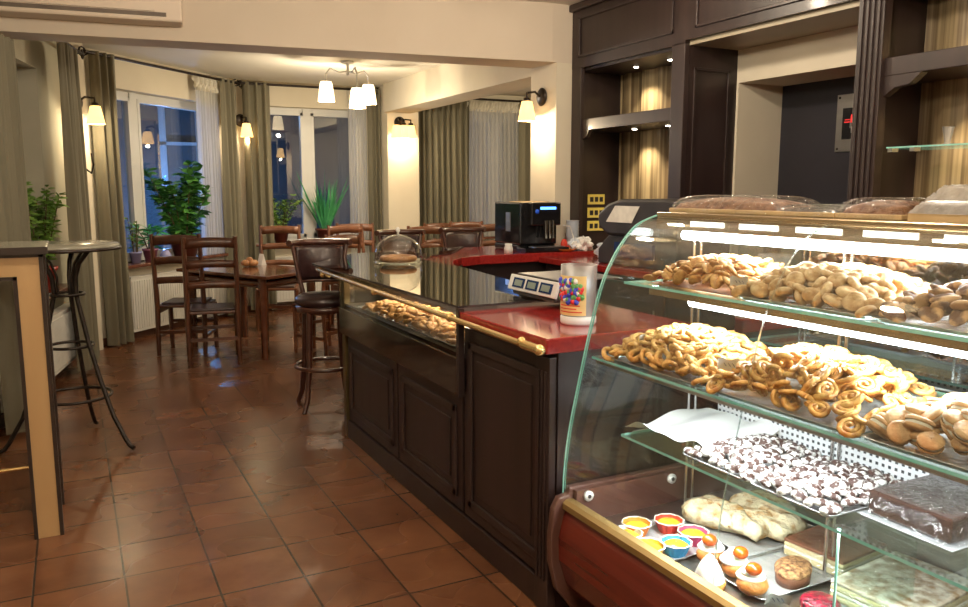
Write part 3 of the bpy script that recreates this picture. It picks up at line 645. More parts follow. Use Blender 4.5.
# ------------------------------------------------------------------ cookies
def cookie_oval():
    mb = MB()
    def fn(u, v):
        a = 2*PI*u; ph = PI*v; r = math.sin(ph)
        x = .03*r*math.cos(a); y = .022*r*math.sin(a)*(1+.15*math.cos(a)); z = .009*math.cos(ph)
        if v < .5: z -= .004*math.exp(-(y/.004)**2)*(r<.95)
        return (x, y, z)
    return mb.grid(fn, 14, 8)
def cookie_ring():
    mb = MB()
    n, k = 16, 7
    pts = [(.024*math.cos(2*PI*i/n)*(1+.12*math.sin(4*PI*i/n)), .019*math.sin(2*PI*i/n), .002*math.sin(6*PI*i/n)) for i in range(n)]
    return mb.tube(pts, .0085, k, closed=True)
def cookie_palmier():
    mb = MB()
    pts = []
    for i in range(26):
        t = i/25; a = t*4.2*PI; r = .005+.022*t; pts.append((r*math.cos(a)*1.2, r*math.sin(a), .002*math.sin(a*2)))
    mb.tube(pts, .0068, 6); return mb
def cookie_disc(two=True):
    mb = MB(); p = [(.001,-.011),(.022,-.011),(.026,-.007),(.025,-.003)]; q = [(.025,.003),(.026,.008),(.02,.012),(.001,.0135)]
    mb.lathe(p, 14, 0); mb.lathe([(.022,-.003),(.0235,0),(.022,.003)], 14, 1); mb.lathe(q, 14, 0); return mb
def cookie_bun():
    mb = MB()
    return mb.lathe([(.001,-.009),(.02,-.009),(.026,-.003),(.025,.004),(.018,.009),(.008,.010),(.004,.006),(.001,.005)], 14)
def cookie_crinkle():
    mb = MB()
    prof = [(.001,-.008),(.019,-.008),(.023,-.003),(.021,.004),(.013,.009),(.001,.011)]
    return mb.lathe(prof, 12)
NC = 0
def heap(kind, mats, cx, cy, z, wx, wy, hgt, step, name, label, group, sc=1., tilt=.5, flat=False):
    """one cookie object per cookie on the skin of a mound on a tray"""
    global NC
    mb = kind(); me = mb.mesh(name, mats)
    first = bpy.data.objects.new(name, me); tag(first, label, 'cookie', group); COL.objects.link(first)
    objs = []
    def h(x, y):
        q = max(0., 1-(abs(x)/(wx/2))**2.4)*max(0., 1-(abs(y)/(wy/2))**2.4)
        return hgt*q**.6
    nx = max(1, int(wx/step)); ny = max(1, int(wy/step)); k = 0
    for i in range(nx+1):
        for j in range(ny+1):
            x = -wx/2+step*.35+(wx-step*.7)*i/nx + random.uniform(-.3,.3)*step + (.25*step if j%2 else -.25*step); y = -wy/2+step*.35+(wy-step*.7)*j/ny + random.uniform(-.3,.3)*step
            x = max(-wx/2+.01, min(wx/2-.01, x)); y = max(-wy/2+.01, min(wy/2-.01, y))
            hz = h(x, y); objs.append((x, y, hz))
            if hz > .035 and x < wx*.25: objs.append((x+random.uniform(-.01,.01), y+random.uniform(-.01,.01), hz-.022))
    for n, (x, y, hz) in enumerate(objs):
        o = first if n == 0 else first.copy()
        if n: COL.objects.link(o)
        o.location = (cx+x, cy+y, z+.012*sc+hz); tl = tilt if hz > .012 else tilt*.35
        g = .01
        gx = -(h(x+g,y)-h(x-g,y))/(2*g); gy = -(h(x,y+g)-h(x,y-g))/(2*g)
        gx = max(-.8, min(.8, gx)); gy = max(-.8, min(.8, gy))
        o.rotation_euler = (-gy*.8+random.uniform(-tl,tl), gx*.8+random.uniform(-tl,tl), random.uniform(0, 2*PI))
        s_ = sc*random.uniform(.88,1.12); o.scale = (s_, s_, s_*random.uniform(.9,1.15)); NC += 1
def tray(cx, cy, z, wx, wy, m, name, label, rim=.012, cat='tray', rz=0):
    t = MB()
    a, b = wx/2, wy/2
    prof = [(.93,.0),(.97,.004),(1.0,rim),(1.03,rim+.001)]
    def rect(f, zz): 
        r = .12
        pts = []
        for sx, sy, a0 in ((1,1,0),(-1,1,PI/2),(-1,-1,PI),(1,-1,3*PI/2)):
            for q in range(5):
                an = a0+q*PI/8; pts.append(((a-r*a)*sx*1.0+math.cos(an)*r*a, (b-r*a)*sy+math.sin(an)*r*a))
        return [(p[0]*f, p[1]*f, zz) for p in pts]
    rings = [rect(f, zz) for f, zz in prof]; n = len(rings[0])
    t.add([p for r in rings for p in r], [(i*n+k, i*n+(k+1)%n, (i+1)*n+(k+1)%n, (i+1)*n+k) for i in range(len(rings)-1) for k in range(n)], 0, True)
    t.add(rings[0], [tuple(range(n))], 0)
    o = ob(name, t, m, None, (cx, cy, z), (0,0,rz)); sd = o.modifiers.new('s','SOLIDIFY'); sd.thickness = .0015; sd.offset = 1
    return tag(o, label, cat)
# ------------------------------------------------------------------ pastry display case
DY0, DY1 = .62, 2.2
dc = thing('display_case', 'lit refrigerated pastry display case with curved front glass', 'display case')
prof = [(1.434,.455),(1.436,.55),(1.452,.68),(1.482,.825),(1.53,1.03),(1.566,1.16),(1.6,1.238),(1.65,1.315),(1.715,1.378),(1.80,1.409)]
def smoothprof(P, n=36):
    out = []
    for i in range(n+1):
        t = i/n*(len(P)-1); k = min(int(t), len(P)-2); f = t-k
        p0, p1, p2, p3 = P[max(k-1,0)], P[k], P[k+1], P[min(k+2,len(P)-1)]
        out.append(tuple(.5*((2*p1[j])+(-p0[j]+p2[j])*f+(2*p0[j]-5*p1[j]+4*p2[j]-p3[j])*f*f+(-p0[j]+3*p1[j]-3*p2[j]+p3[j])*f**3) for j in (0,1)))
    return out
sp = smoothprof(prof)
def profsheet(y0, y1, th=.005):
    mb = MB(); n = len(sp)
    nor = []
    for i in range(n):
        a, b = sp[max(i-1,0)], sp[min(i+1,n-1)]; d = Vector((b[0]-a[0], b[1]-a[1])).normalized(); nor.append((d.y, -d.x))
    ins = [(sp[i][0]+nor[i][0]*th, sp[i][1]+nor[i][1]*th) for i in range(n)]
    for P_ in (sp, ins):
        mb.add([(p[0], y, p[1]) for p in P_ for y in (y0, y1)], [(2*i,2*i+1,2*i+3,2*i+2) for i in range(n-1)], 0, True)
    for y in (y0, y1):
        mb.add([(p[0], y, p[1]) for i in range(n) for p in (sp[i], ins[i])], [(2*i,2*i+1,2*i+3,2*i+2) for i in range(n-1)], 2)
    return mb
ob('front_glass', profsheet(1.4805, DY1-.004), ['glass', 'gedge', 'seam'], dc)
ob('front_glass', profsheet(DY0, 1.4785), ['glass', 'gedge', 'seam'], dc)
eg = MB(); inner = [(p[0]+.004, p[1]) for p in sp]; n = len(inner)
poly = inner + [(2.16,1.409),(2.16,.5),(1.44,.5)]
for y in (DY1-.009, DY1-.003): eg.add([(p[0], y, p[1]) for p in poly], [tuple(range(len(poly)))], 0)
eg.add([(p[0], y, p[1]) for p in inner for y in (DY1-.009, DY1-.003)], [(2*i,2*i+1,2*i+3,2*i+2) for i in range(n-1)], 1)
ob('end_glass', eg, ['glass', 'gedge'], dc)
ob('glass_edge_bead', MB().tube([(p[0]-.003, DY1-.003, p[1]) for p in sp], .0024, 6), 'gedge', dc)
ob('top_panel', MB().box(1.8, 2.2, DY0, DY1, 1.405, 1.42).box(1.8,1.83,DY0,DY1,1.362,1.405), 'bronze', dc, bevel=.003)
sl = MB()
for k in range(7): y = 1.95-k*.215; sl.box(1.797, 1.8, y-.075, y+.075, 1.378, 1.394)
ob('lit_slot', sl, 'slot', dc)
rr = Matrix(((1,0,0,0),(0,0,1,0),(0,1,0,0),(0,0,0,1)))
bf = [(1.434,.44),(1.415,.40),(1.398,.33),(1.40,.25),(1.43,.16),(1.48,.1),(1.5,.08),(1.55,.08),(1.55,.36),(1.45,.37),(1.445,.44)]
ob('front_panel', MB().prism([(p[0], p[1]) for p in bf], DY0, DY1-.03, T=rr), 'redwood', dc)
bt2 = [(1.436,.475),(1.40,.47),(1.378,.43),(1.368,.33),(1.37,.24),(1.395,.14),(1.45,.07),(1.5,.0),(2.18,0),(2.18,.5),(1.44,.5)]
ob('end_trim', MB().prism(bt2, DY1-.03, DY1, T=rr), 'browntrim', dc, bevel=.006)
ob('gold_trim', MB().prism([(1.412,.43),(1.412,.45),(1.425,.46),(1.452,.46),(1.452,.43)], DY0, DY1-.03, T=rr), 'goldtrim', dc)
ob('kick_base', MB().box(1.56, 2.15, DY0, DY1-.04, 0, .08), 'black', dc)
ob('well_floor', MB().box(1.455, 2.16, DY0, DY1-.03, .362, .376), 'steel', dc)
ob('body', MB().box(1.56, 2.18, DY0, DY1-.03, .08, .36), 'browntrim', dc)
ob('well_end', MB().box(1.456, 2.17, DY1-.05, DY1-.03, .376, .49), 'browntrim', dc)
for x in (1.5, 1.86):
    k = ob('glass_clamp', MB().lathe([(.001,0),(.018,0),(.018,.01),(.001,.012)], 20, T=T(x, DY1-.05, .468, 0, rx=PI/2)), 'white', dc)
    ob('clamp_mark', MB().lathe([(.001,0),(.007,.0),(.007,.0014),(.001,.0014)], 12, T=T(x, DY1-.0622, .468, 0, rx=PI/2)), 'mblack', k)
ob('rear_duct', MB().box(1.985, 2.0, DY0, 2.06, .692, .93), 'perf', dc); ob('rear_panel', MB().box(2.13, 2.15, DY0, DY1-.05, .376, .93), 'steel', dc)
ob('rear_door', MB().box(2.165, 2.171, 1.3, DY1-.02, .93, 1.4), 'backglass', dc); ob('rear_door', MB().box(2.175, 2.181, DY0, 1.34, .93, 1.4), 'backglass', dc)
def gshelf(x0, x1, y1, z):
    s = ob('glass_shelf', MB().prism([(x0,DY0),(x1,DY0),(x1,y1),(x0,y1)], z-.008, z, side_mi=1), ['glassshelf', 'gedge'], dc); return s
s1 = gshelf(1.645, 2.1, 2.17, 1.19); s2 = gshelf(1.52, 2.1, 2.17, .945); s3 = gshelf(1.565, 1.984, 2.06, .70)
ob('price_rail', MB().box(1.648, 1.668, DY0, 2.04, 1.162, 1.181), 'bronze', s1)
ob('light_tube', MB().tube([(1.685,DY0+.02,1.155),(1.685,1.88,1.155)], .0155, 10), 'tube', s1)
ob('light_tube', MB().tube([(1.84,DY0+.02,1.345),(1.84,2.1,1.345)], .016, 10), 'tube', dc)
ob('steel_rail', MB().box(1.525, 1.54, DY0, 2.15, .925, .936), 'steel', s2)
for y in (2.1, 1.5, .9):
    for dx in (0, .03):
        ob('upright', MB().tube([(1.885+dx, y, .376), (1.885+dx, y, 1.404)], .0055, 8), 'chrome', dc)
    ob('shelf_arm', MB().tube([(1.885,y,.68),(1.7,y,.685),(1.64,y,.685)], .005, 6).tube([(1.885,y,.925),(1.6,y,.93)], .005, 6).tube([(1.885,y,1.17),(1.7,y,1.175)], .005, 6), 'chrome', dc)
ob('shelf_support', MB().box(1.6, 1.9, 1.236, 1.242, .376, .69), 'gedge' if 0 else 'glassshelf', dc)
ob('support_edge', MB().box(1.597, 1.6, 1.236, 1.242, .376, .69), 'gedge', dc)
light('AREA', 'case_well_fill', (1.60, 1.35, .688), 12, (1,.97,.92), .03, size_y=1.2)  # added fill to brighten the well, no tube under this shelf
light('AREA', 'case_top_light', (1.84, 1.4, 1.325), 17, (.93,.97,1), .04, size_y=1.5, rot=(0, math.radians(-10), 0))
light('AREA', 'case_mid_light', (1.685, 1.3, 1.135), 13, (.93,.97,1), .03, size_y=1.3, rot=(0, math.radians(-12), 0))
light('AREA', 'case_low_fill', (1.60, 1.35, .92), 9, (.97,.98,1), .03, size_y=1.3, rot=(0, math.radians(-12), 0))  # added fill below the middle shelf, without a tube
# trays + cookies
Z1, Z2, Z3, Z4 = 1.191, .946, .701, .377
tray(1.825, 1.87, Z1, .31, .38, 'bread', 'tray', 'brown tray of golden oval cookies, left on the top shelf', rim=.005)
tray(1.82, 1.45, Z1, .34, .42, 'foil', 'tray', 'metal tray of pale round cookies, middle of the top shelf')
tray(1.82, 1.01, Z1, .34, .44, 'foil', 'tray', 'metal tray of marbled cocoa cookies, right on the top shelf')
heap(cookie_oval, ['cookieA'], 1.82, 1.87, Z1+.004, .33, .40, .08, .037, 'oval_cookie', 'golden oval cookie heaped on the left tray of the top shelf', 'golden oval cookies on the top shelf', .85)
heap(cookie_bun, ['cookieB'], 1.81, 1.45, Z1+.002, .33, .42, .085, .04, 'round_cookie', 'pale round cookie heaped in the middle of the top shelf', 'pale round cookies on the top shelf', 1.)
heap(cookie_oval, ['cookieC'], 1.81, 1.01, Z1+.002, .33, .43, .08, .046, 'marbled_cookie', 'marbled cocoa cookie heaped at the right of the top shelf', 'marbled cocoa cookies on the top shelf', 1.05)
tray(1.71, 1.87, Z2, .37, .46, 'foil', 'tray', 'metal tray of yellow ring cookies, left on the middle shelf')
tray(1.71, 1.39, Z2, .37, .46, 'foil', 'tray', 'metal tray of coiled palmiers, middle of the middle shelf')
tray(1.71, .91, Z2, .37, .46, 'foil', 'tray', 'metal tray of brown sandwich biscuits, right on the middle shelf')
heap(cookie_ring, ['cookieD'], 1.70, 1.87, Z2+.002, .36, .45, .105, .037, 'ring_cookie', 'yellow ring cookie heaped on the left tray of the middle shelf', 'yellow ring cookies on the middle shelf', .88)
heap(cookie_palmier, ['cookieE'], 1.70, 1.39, Z2+.002, .36, .45, .12, .041, 'palmier', 'golden coiled palmier heaped in the middle of the middle shelf', 'coiled palmiers on the middle shelf', .95)
heap(cookie_disc, ['cookieF', 'filling'], 1.70, .91, Z2+.002, .36, .45, .09, .05, 'sandwich_biscuit', 'brown sandwich biscuit heaped at the right of the middle shelf', 'sandwich biscuits on the middle shelf', 1.1)
tray(1.76, 1.66, Z3, .34, .26, 'foil', 'tray', 'small metal tray of sugar-dusted cookies beside the white paper')
tray(1.76, 1.39, Z3, .34, .26, 'foil', 'tray', 'metal tray of sugar-dusted cookies next to the chocolate cake')
heap(cookie_crinkle, ['crinkle'], 1.76, 1.66, Z3+.002, .33, .25, .03, .034, 'crinkle_cookie', 'sugar-dusted chocolate cookie on the tray beside the white paper', 'crinkle cookies beside the paper', .9, .35)
heap(cookie_crinkle, ['crinkle'], 1.76, 1.39, Z3+.002, .33, .25, .03, .034, 'crinkle_cookie', 'sugar-dusted chocolate cookie on the tray next to the chocolate cake', 'crinkle cookies next to the cake', .9, .35)
# white paper on the lower shelf
def pfn(u, v):
    return ((u-.5)*.36, (v-.5)*.34, .012+.01*math.sin(7*u+3*v)+.006*math.sin(17*v+5*u)+.02*(abs(u-.5)*2)**4*math.sin(v*5+1)**2)
tag(ob('paper_sheet', MB().grid(pfn, 24, 20), 'paper', None, (1.79, 1.93, Z3+.006), (0,0,.12)), 'creased white paper sheet at the left of the lower glass shelf', 'paper')
def wrap(t, x0, x1, y0, y1, z0, z1, name='film_wrap'):
    cx_, cy_ = (x0+x1)/2, (y0+y1)/2
    def fn(u, v):
        a = 2*PI*u; ph = v*PI/2
        sx = (abs(math.cos(a))**.35)*(1 if math.cos(a) > 0 else -1); sy = (abs(math.sin(a))**.35)*(1 if math.sin(a) > 0 else -1)
        k = math.cos(ph)**.35 if v < 1 else 0
        k2 = 1+.10*(1-v)**3
        w = .003*math.sin(a*13+v*7)
        return (cx_+sx*k*k2*((x1-x0)/2+.006+w), cy_+sy*k*k2*((y1-y0)/2+.006+w), z0+.001+(z1-z0+.006)*math.sin(ph)**.5+w*.6)
    return ob(name, MB().grid(fn, 64, 12), 'film', t)
def cake(label, cx_, cy_, z, wx, wy, h, mats, rz=0, layers=None, name='cake', trm='foil', cat='cake', tr_=True, wrapit=True):
    t = thing(name, label, cat, (cx_, cy_, z), rz)
    if tr_: 
        k = MB(); k.box(-wx/2-.02, wx/2+.02, -wy/2-.02, wy/2+.02, 0, .004)
        ob('board', k, trm, t, bevel=.002)
    z0 = .005; L_ = layers or [(h, mats)]
    nm = ['sponge', 'cream_layer', 'sponge', 'topping']
    for i, (hh, m) in enumerate(L_):
        e = MB().box(-wx/2, wx/2, -wy/2, wy/2, z0, z0+hh); ob('topping' if i == len(L_)-1 else nm[i % 3], e, m, t, bevel=min(.006, hh*.3)); z0 += hh
    if wrapit: wrap(t, -wx/2, wx/2, -wy/2, wy/2, .004, z0)
    return t
cake('film-wrapped dark chocolate cake at the right of the lower glass shelf', 1.835, 1.14, Z3+.001, .26, .21, .06, 'choc', layers=[(.06,'choc')])
# bottom well
def jelly_cup(x, y, cm, label):
    t = thing('jelly_cup', label, 'dessert', (x, y, Z4)); t.scale = (1.17,1.17,.95)
    w = MB()
    n = 30
    def fn(u, v):
        a = 2*PI*u; r = (.026+.014*v)*(1+.035*math.sin(a*15)); return (r*math.cos(a), r*math.sin(a), .002+.042*v)
    ob('paper_case', w.grid(fn, 60, 4).lathe([(.001,.002),(.026,.002)], 16), cm, t)
    ob('jelly', MB().lathe([(.001,.045),(.02,.043),(.032,.036),(.034,.03)], 20), 'jelly', t)
    rim = MB().tube([((.0405+.0015*math.sin(k*PI/2))*math.cos(k*PI/20), (.0405+.0015*math.sin(k*PI/2))*math.sin(k*PI/20), .044) for k in range(40)], .0022, 5, closed=True)
    ob('case_rim', rim, 'c_white', t)
for (x, y, cm, nm) in ((1.508,1.94,'c_white','white-cased yellow jelly cup nearest the gold trim corner'),(1.58,1.985,'c_orange','orange-cased yellow jelly cup left of the red one'),(1.512,1.835,'c_yellow','small bright yellow jelly cup squeezed against the gold trim'),(1.69,1.955,'c_red','red-cased yellow jelly cup furthest from the gold trim'),(1.60,1.815,'c_blue','blue-cased yellow jelly cup in the front row'),(1.70,1.85,'c_pink','pink-cased yellow jelly cup beside the puff pastry')):
    jelly_cup(x, y, cm, nm)
tray(1.605, 1.9, Z4, .28, .26, 'foil', 'tray', 'low metal tray under the coloured jelly cups')
tray(1.95, 1.84, Z4, .36, .31, 'foil', 'tray', 'metal tray under the flaky puff pastries')
for i, (x, y, r, lab) in enumerate(((1.86,1.93,.3,'flaky puff pastry slice nearest the jelly cups'),(1.90,1.83,.2,'flaky puff pastry slice in the middle of its tray'),(1.97,1.79,.35,'flaky puff pastry slice with browned crust'),(2.05,1.89,.1,'flaky puff pastry slice furthest back on its tray'))):
    mb = MB()
    def fn(u, v, i=i):
        a = 2*PI*u; ph = v*PI
        sx = math.copysign(abs(math.cos(a))**.5, math.cos(a)); sy = math.copysign(abs(math.sin(a))**.5, math.sin(a)); k = math.sin(ph)**.5
        w = 1+.07*math.sin(a*5+i)+.05*math.sin(a*9+ph*4)
        return (sx*k*.075*w, sy*k*.1*w, .04-.034*math.cos(ph)+.006*math.sin(a*3+i*2+ph*3))
    mb.grid(fn, 30, 14)
    tag(ob('puff_pastry', mb, 'puff', None, (x, y, Z4+.004), (0,0,r)), lab, 'pastry')
tray(1.80, 1.58, Z4, .38, .22, 'foil', 'tray', 'shiny empty-sided foil tray holding the nut slice')
for x, y, lab in ((1.65,1.715,'cream puff topped with apricot at the back of the three'),(1.66,1.62,'cream puff topped with apricot in the middle of the three'),(1.625,1.525,'cream puff topped with apricot beside the white tag')):
    t = thing('cream_puff', lab, 'pastry', (x, y, Z4+.004), random.uniform(-.5,.5)); t.scale = (1.12,1.12,1.1)
    ob('bun', MB().ball((0,0,.024), (.04,.038,.025), nu=16, nv=10), 'choux', t)
    cr = MB()
    for k in range(3): cr.lathe([(.034-.009*k,0),(.037-.009*k,.006),(.03-.009*k,.013),(.001,.014)], 16, T=T(.003,.01,.036+.011*k))
    ob('cream', cr, 'cream_', t)
    ob('apricot', MB().ball((-.01,-.012,.072), (.021,.02,.016)), 'apricot', t)
t = thing('meringue_cone', 'tall white cream meringue in front of the cream puffs', 'pastry', (1.545, 1.61, Z4+.004)); t.scale = (1.15,1.15,1.1)
ob('cream', MB().lathe([(.001,.0),(.036,.004),(.038,.02),(.03,.045),(.018,.07),(.006,.085),(.001,.088)], 20), 'cream_', t)
ob('crust', MB().lathe([(.03,.0),(.04,.002),(.041,.016),(.037,.02)], 20), 'choux', t)
t = thing('nut_slice', 'oval chocolate slice crusted with chopped nuts on the foil tray', 'cake', (1.79, 1.53, Z4+.004), .5); t.scale = (1.25,1.3,1.1)
ob('sponge', MB().lathe([(.001,0),(.042,0),(.044,.03),(.001,.032)], 24, T=Matrix.Diagonal((1.3,.85,1,1))), 'milkchoc', t)
ob('nut_topping', MB().lathe([(.045,.028),(.045,.036),(.036,.043),(.001,.046)], 24, T=Matrix.Diagonal((1.3,.85,1,1))), 'nuts', t)
cake('film-wrapped chocolate topped custard cake left of the pale nut cake', 2.02, 1.57, Z4, .24, .2, .05, None, .1, layers=[(.02,'custard'),(.008,'filling'),(.016,'custard'),(.01,'milkchoc')])
cake('film-wrapped pale nut cake at the right end of the bottom display', 1.96, 1.30, Z4, .32, .24, .05, None, .1, layers=[(.02,'custard'),(.008,'filling'),(.02,'custard'),(.01,'nutcake')])
t = thing('berry_cake', 'dark berry-glazed cake at the bottom edge of the display', 'cake', (1.70, 1.36, Z4)); 
ob('sponge', MB().lathe([(.001,0),(.05,0),(.05,.03)], 28), 'custard', t); ob('berry_glaze', MB().lathe([(.051,.026),(.05,.04),(.044,.046),(.001,.048)], 28), 'berry', t)
# price tags
def tagcard(x, y, z, lab, sc=1., rz=0):
    t = thing('price_tag', lab, 'tag', (x, y, z), rz)
    def fn(u, v): return ((u-.5)*.055*sc, .012*math.sin(u*PI)*sc - .02*v*sc, .032*v*sc+.004*math.sin(u*9))
    ob('card', MB().grid(fn, 10, 4), 'paper', t)
    mk = MB()
    for k in range(3): mk.tube([(-.012*sc+k*.01*sc, -.003, .02*sc), (-.006*sc+k*.01*sc, -.006, .012*sc)], .001, 4)
    ob('ink_mark', mk, 'lcd', t)
tagcard(1.66, 1.66, Z1+.035, 'small white tag stuck in the golden oval cookies', .9, -.9)
tagcard(1.60, 1.97, Z2+.06, 'crumpled white tag at the left of the ring cookies', 1.2, -.6)
tagcard(1.575, 1.60, Z2+.06, 'white tag between the ring cookies and palmiers', 1.1, -.8)
tagcard(1.63, 1.44, Z4+.006, 'white tag in front of the cream puffs', 1.2, -.6)
# trays on top of the case
ZT = 1.4205
def topcake(lab, cy_, wy, h, m, cx_=1.98, wx=.3, wr=True, irregular=False):
    t = thing('wrapped_cake', lab, 'cake', (cx_, cy_, ZT), random.uniform(-.05,.05))
    ob('board', MB().box(-wx/2-.01, wx/2+.01, -wy/2-.01, wy/2+.01, 0, .014), 'cardboard', t, bevel=.003)
    def fn(u, v):
        e = (math.sin(PI*u)**.25)*(math.sin(PI*v)**.25) if 0<u<1 and 0<v<1 else 0
        return ((u-.5)*wx, (v-.5)*wy, .014+h*e+.003*math.sin(u*13+v*9)*e)
    ob('cake_slab', MB().grid(fn, 20, 20), m, t); 
    if wr: wrap(t, -wx/2, wx/2, -wy/2, wy/2, .002, .014+h)
topcake('long brown slab cake on the left of the case top, wrapped in film', 1.95, .44, .036, 'cakebrown', 1.95, .2)
topcake('thin dark slab cake on a pale board, second from the left on the case top', 1.61, .2, .012, 'choc', 1.95, .2)
topcake('brown domed cake on a pale board, third on the case top', 1.41, .17, .034, 'cakebrown', 1.95, .2)
t = thing('plastic_box', 'clear crinkled plastic box of dark cake on the case top', 'box', (1.99, 1.12, ZT)); t.scale = (1,1,1.25)
ob('board', MB().box(-.15,.15,-.17,.17,0,.015), 'cardboard', t)
ob('cake_slab', MB().box(-.13,.13,-.15,.15,.015,.04), 'choc', t, bevel=.008)
cb = mat('crinkled_clear_plastic', (.6,.58,.55), .2, c2=(.8,.78,.75), scale=40, bump=1., bscale=60, alpha=.45)
M['clearplastic'] = cb
ob('plastic_cover', MB().grid(lambda u, v: ((u-.5)*.31*(1 if 0<v<1 else .99), (v-.5)*.35, .015+.055*min(1, 6*min(u,1-u,v,1-v))+.002*math.sin(u*60)*math.sin(v*50)), 40, 40), 'clearplastic', t)

light('AREA', 'showcase_fill', (1.62, 3.75, 1.005), 9, (1,.85,.65), .05, size_y=1.4)  # added fill inside the showcase so the biscuits show
# cookies in the counter display
tray(1.60, 3.7, .823, .36, 1.3, 'foil', 'tray', 'long tray of reddish cookies inside the counter showcase')
heap(cookie_oval, ['cookieA'], 1.56, 3.7, .825, .26, 1.24, .045, .052, 'biscuit', 'reddish-gold biscuit inside the counter showcase', 'biscuits in the counter showcase', 1.15, .4)

# ------------------------------------------------------------------ things on the counter
cl = thing('cake_dome', 'round glass cake dome with a tall knob standing on the counter glass', 'cake dome', (1.84, 4.78, 1.023))
ob('plate', MB().lathe([(.001,.002),(.12,.002),(.155,.008),(.16,.014),(.12,.008),(.001,.007)], 36), 'glass', cl)
ob('pastry_ring', MB().tube([(.10*math.cos(k*PI/10), .10*math.sin(k*PI/10), .035) for k in range(20)], [.02]*20, 10, closed=True), 'bread', cl)
dm = ob('dome', MB().lathe([(.148,.012),(.155,.04),(.153,.075),(.14,.115),(.11,.15),(.06,.178),(.02,.187),(.001,.188)], 36), 'domeglass', cl)
ob('rim', MB().tube([(.15*math.cos(k*PI/16), .15*math.sin(k*PI/16), .013) for k in range(32)], .003, 6, closed=True), 'domeglass', dm)
ob('knob', MB().lathe([(.001,.186),(.009,.188),(.006,.2),(.014,.212),(.012,.226),(.004,.235),(.001,.236)], 16), 'white', dm)
sc_ = thing('weighing_scale', 'shop scale with three displays beside the flowered container', 'scale', (1.87, 2.97, 1.023), 0)
ob('body', MB().prism([(-.11,.005),(.13,.005),(.13,.05),(-.06,.06),(-.1,.045)], -.18, .18, T=Matrix(((1,0,0,0),(0,0,1,0),(0,1,0,0),(0,0,0,1)))), 'mblack', sc_, bevel=.008)
fp = ob('display_panel', MB().box(-.008,.008,-.2,.2,-.005,.065, T=T(-.115,0,.03,0,ry=math.radians(18))), 'white', sc_, bevel=.004)
for k in range(3):
    y = -.12+k*.115; sB = ob('display', MB().box(-.011,-.008,y-.048,y+.048,.008,.052, T=T(-.115,0,.03,0,ry=math.radians(18))), 'lcd', fp)
    ob('screen', MB().box(-.0125,-.011,y-.032,y+.032,.016,.043, T=T(-.115,0,.03,0,ry=math.radians(18))), 'lcdg', fp)
ob('platter', MB().box(-.07,.24,-.17,.2,.09,.096), 'darksteel', sc_, bevel=.003); ob('platter_post', MB().box(-.03,.05,-.05,.05,.05,.09), 'mblack', sc_)
co = thing('straw_container', 'clear container with flower label and white base on the red counter', 'container', (1.665, 2.47, 1.0), math.radians(-50)); co.scale = (1.12, 1.12, 1.08)
ob('base', MB().lathe([(.001,0),(.056,0),(.06,.006),(.06,.026),(.056,.03),(.001,.03)], 28), 'white', co)
M['milky']=glassmat('milky_acrylic', (.85,.85,.83), .22, .6, .5)
ob('cylinder', MB().lathe([(.056,.03),(.058,.1),(.06,.205),(.057,.205),(.055,.1),(.053,.03)], 28), 'milky', co)
lab = MB().grid(lambda u, v: (.0605*math.cos(-PI/2+(u-.5)*1.9-.25), .0605*math.sin(-PI/2+(u-.5)*1.9-.25), .035+.135*v), 14, 1)
lo_ = ob('label', lab, 'label', co)
def lp(u, z, r=.0612): a = -PI/2+(u-.5)*1.9-.25; return Vector((r*math.cos(a), r*math.sin(a), z))
fl = {'flower_red': MB(), 'flower_blue': MB(), 'leafp': MB(), 'c_white': MB()}
for k in range(60):
    u, z = random.uniform(.1,.9), random.uniform(.08,.155); mm = random.choice(['flower_red','flower_blue','flower_red','leafp','c_white','flower_blue'])
    c = lp(u, z, .061); fl[mm].ball(tuple(c), (.009,.009,.011), nu=8, nv=6)
for nm_, k in (('red_petals','flower_red'),('blue_petals','flower_blue'),('printed_leaves','leafp'),('white_petals','c_white')): ob(nm_, fl[k], k, lo_)
ob('text_lines', MB().box(-.001,.001,-.001,.001,0,.001) if 0 else MB().grid(lambda u, v: tuple(lp(.12+.76*u, .045+.004*v, .0612)), 8, 1).grid(lambda u, v: tuple(lp(.12+.6*u, .056+.004*v, .0612)), 8, 1).grid(lambda u, v: tuple(lp(.12+.7*u, .067+.004*v, .0612)), 8, 1), 'c_red', lo_)
# coffee machine
cm = thing('coffee_machine', 'black automatic coffee machine with blue-lit display on the counter', 'coffee machine', (3.265, 5.42, 1.013), 0)
ob('body', MB().box(-.17,.17,-.0,.42,.05,.38).box(-.17,.17,0.02,.42,0,.05), 'black', cm, bevel=.012)
ob('front_head', MB().box(-.1,.17,-.06,0,.2,.38), 'black', cm, bevel=.01)
ob('spout', MB().box(.02,.035,-.075,-.05,.1,.24).box(.055,.07,-.075,-.05,.1,.24).box(.09,.1,-.072,-.05,.1,.24), 'chrome', cm, bevel=.002)
ob('display', MB().box(-.02,.12,-.064,-.06,.325,.345), 'bluelight', cm); ob('blue_button', MB().lathe([(.001,0),(.018,0),(.018,.004),(.001,.005)], 16, T=T(-.05,-.06,.31,0,rx=PI/2)), 'screen', cm)
ob('bean_lid', MB().box(-.1,.15,.08,.3,.37,.385), 'cardboard', cm, bevel=.005)
ob('drip_tray', MB().box(-.2,.2,-.14,.0,0,.035), 'black', cm, bevel=.006); ob('drip_grille', MB().box(-.1,.17,-.125,-.02,.035,.04), 'steel', cm)
ob('milk_hose', MB().tube([(.19,-.06,.2),(.26,-.05,.19),(.29,-.06,.1),(.24,-.08,.04)], .005, 6), 'white', cm)
ob('water_window', MB().box(-.174,-.17,.15,.22,.15,.3), 'steel', cm)
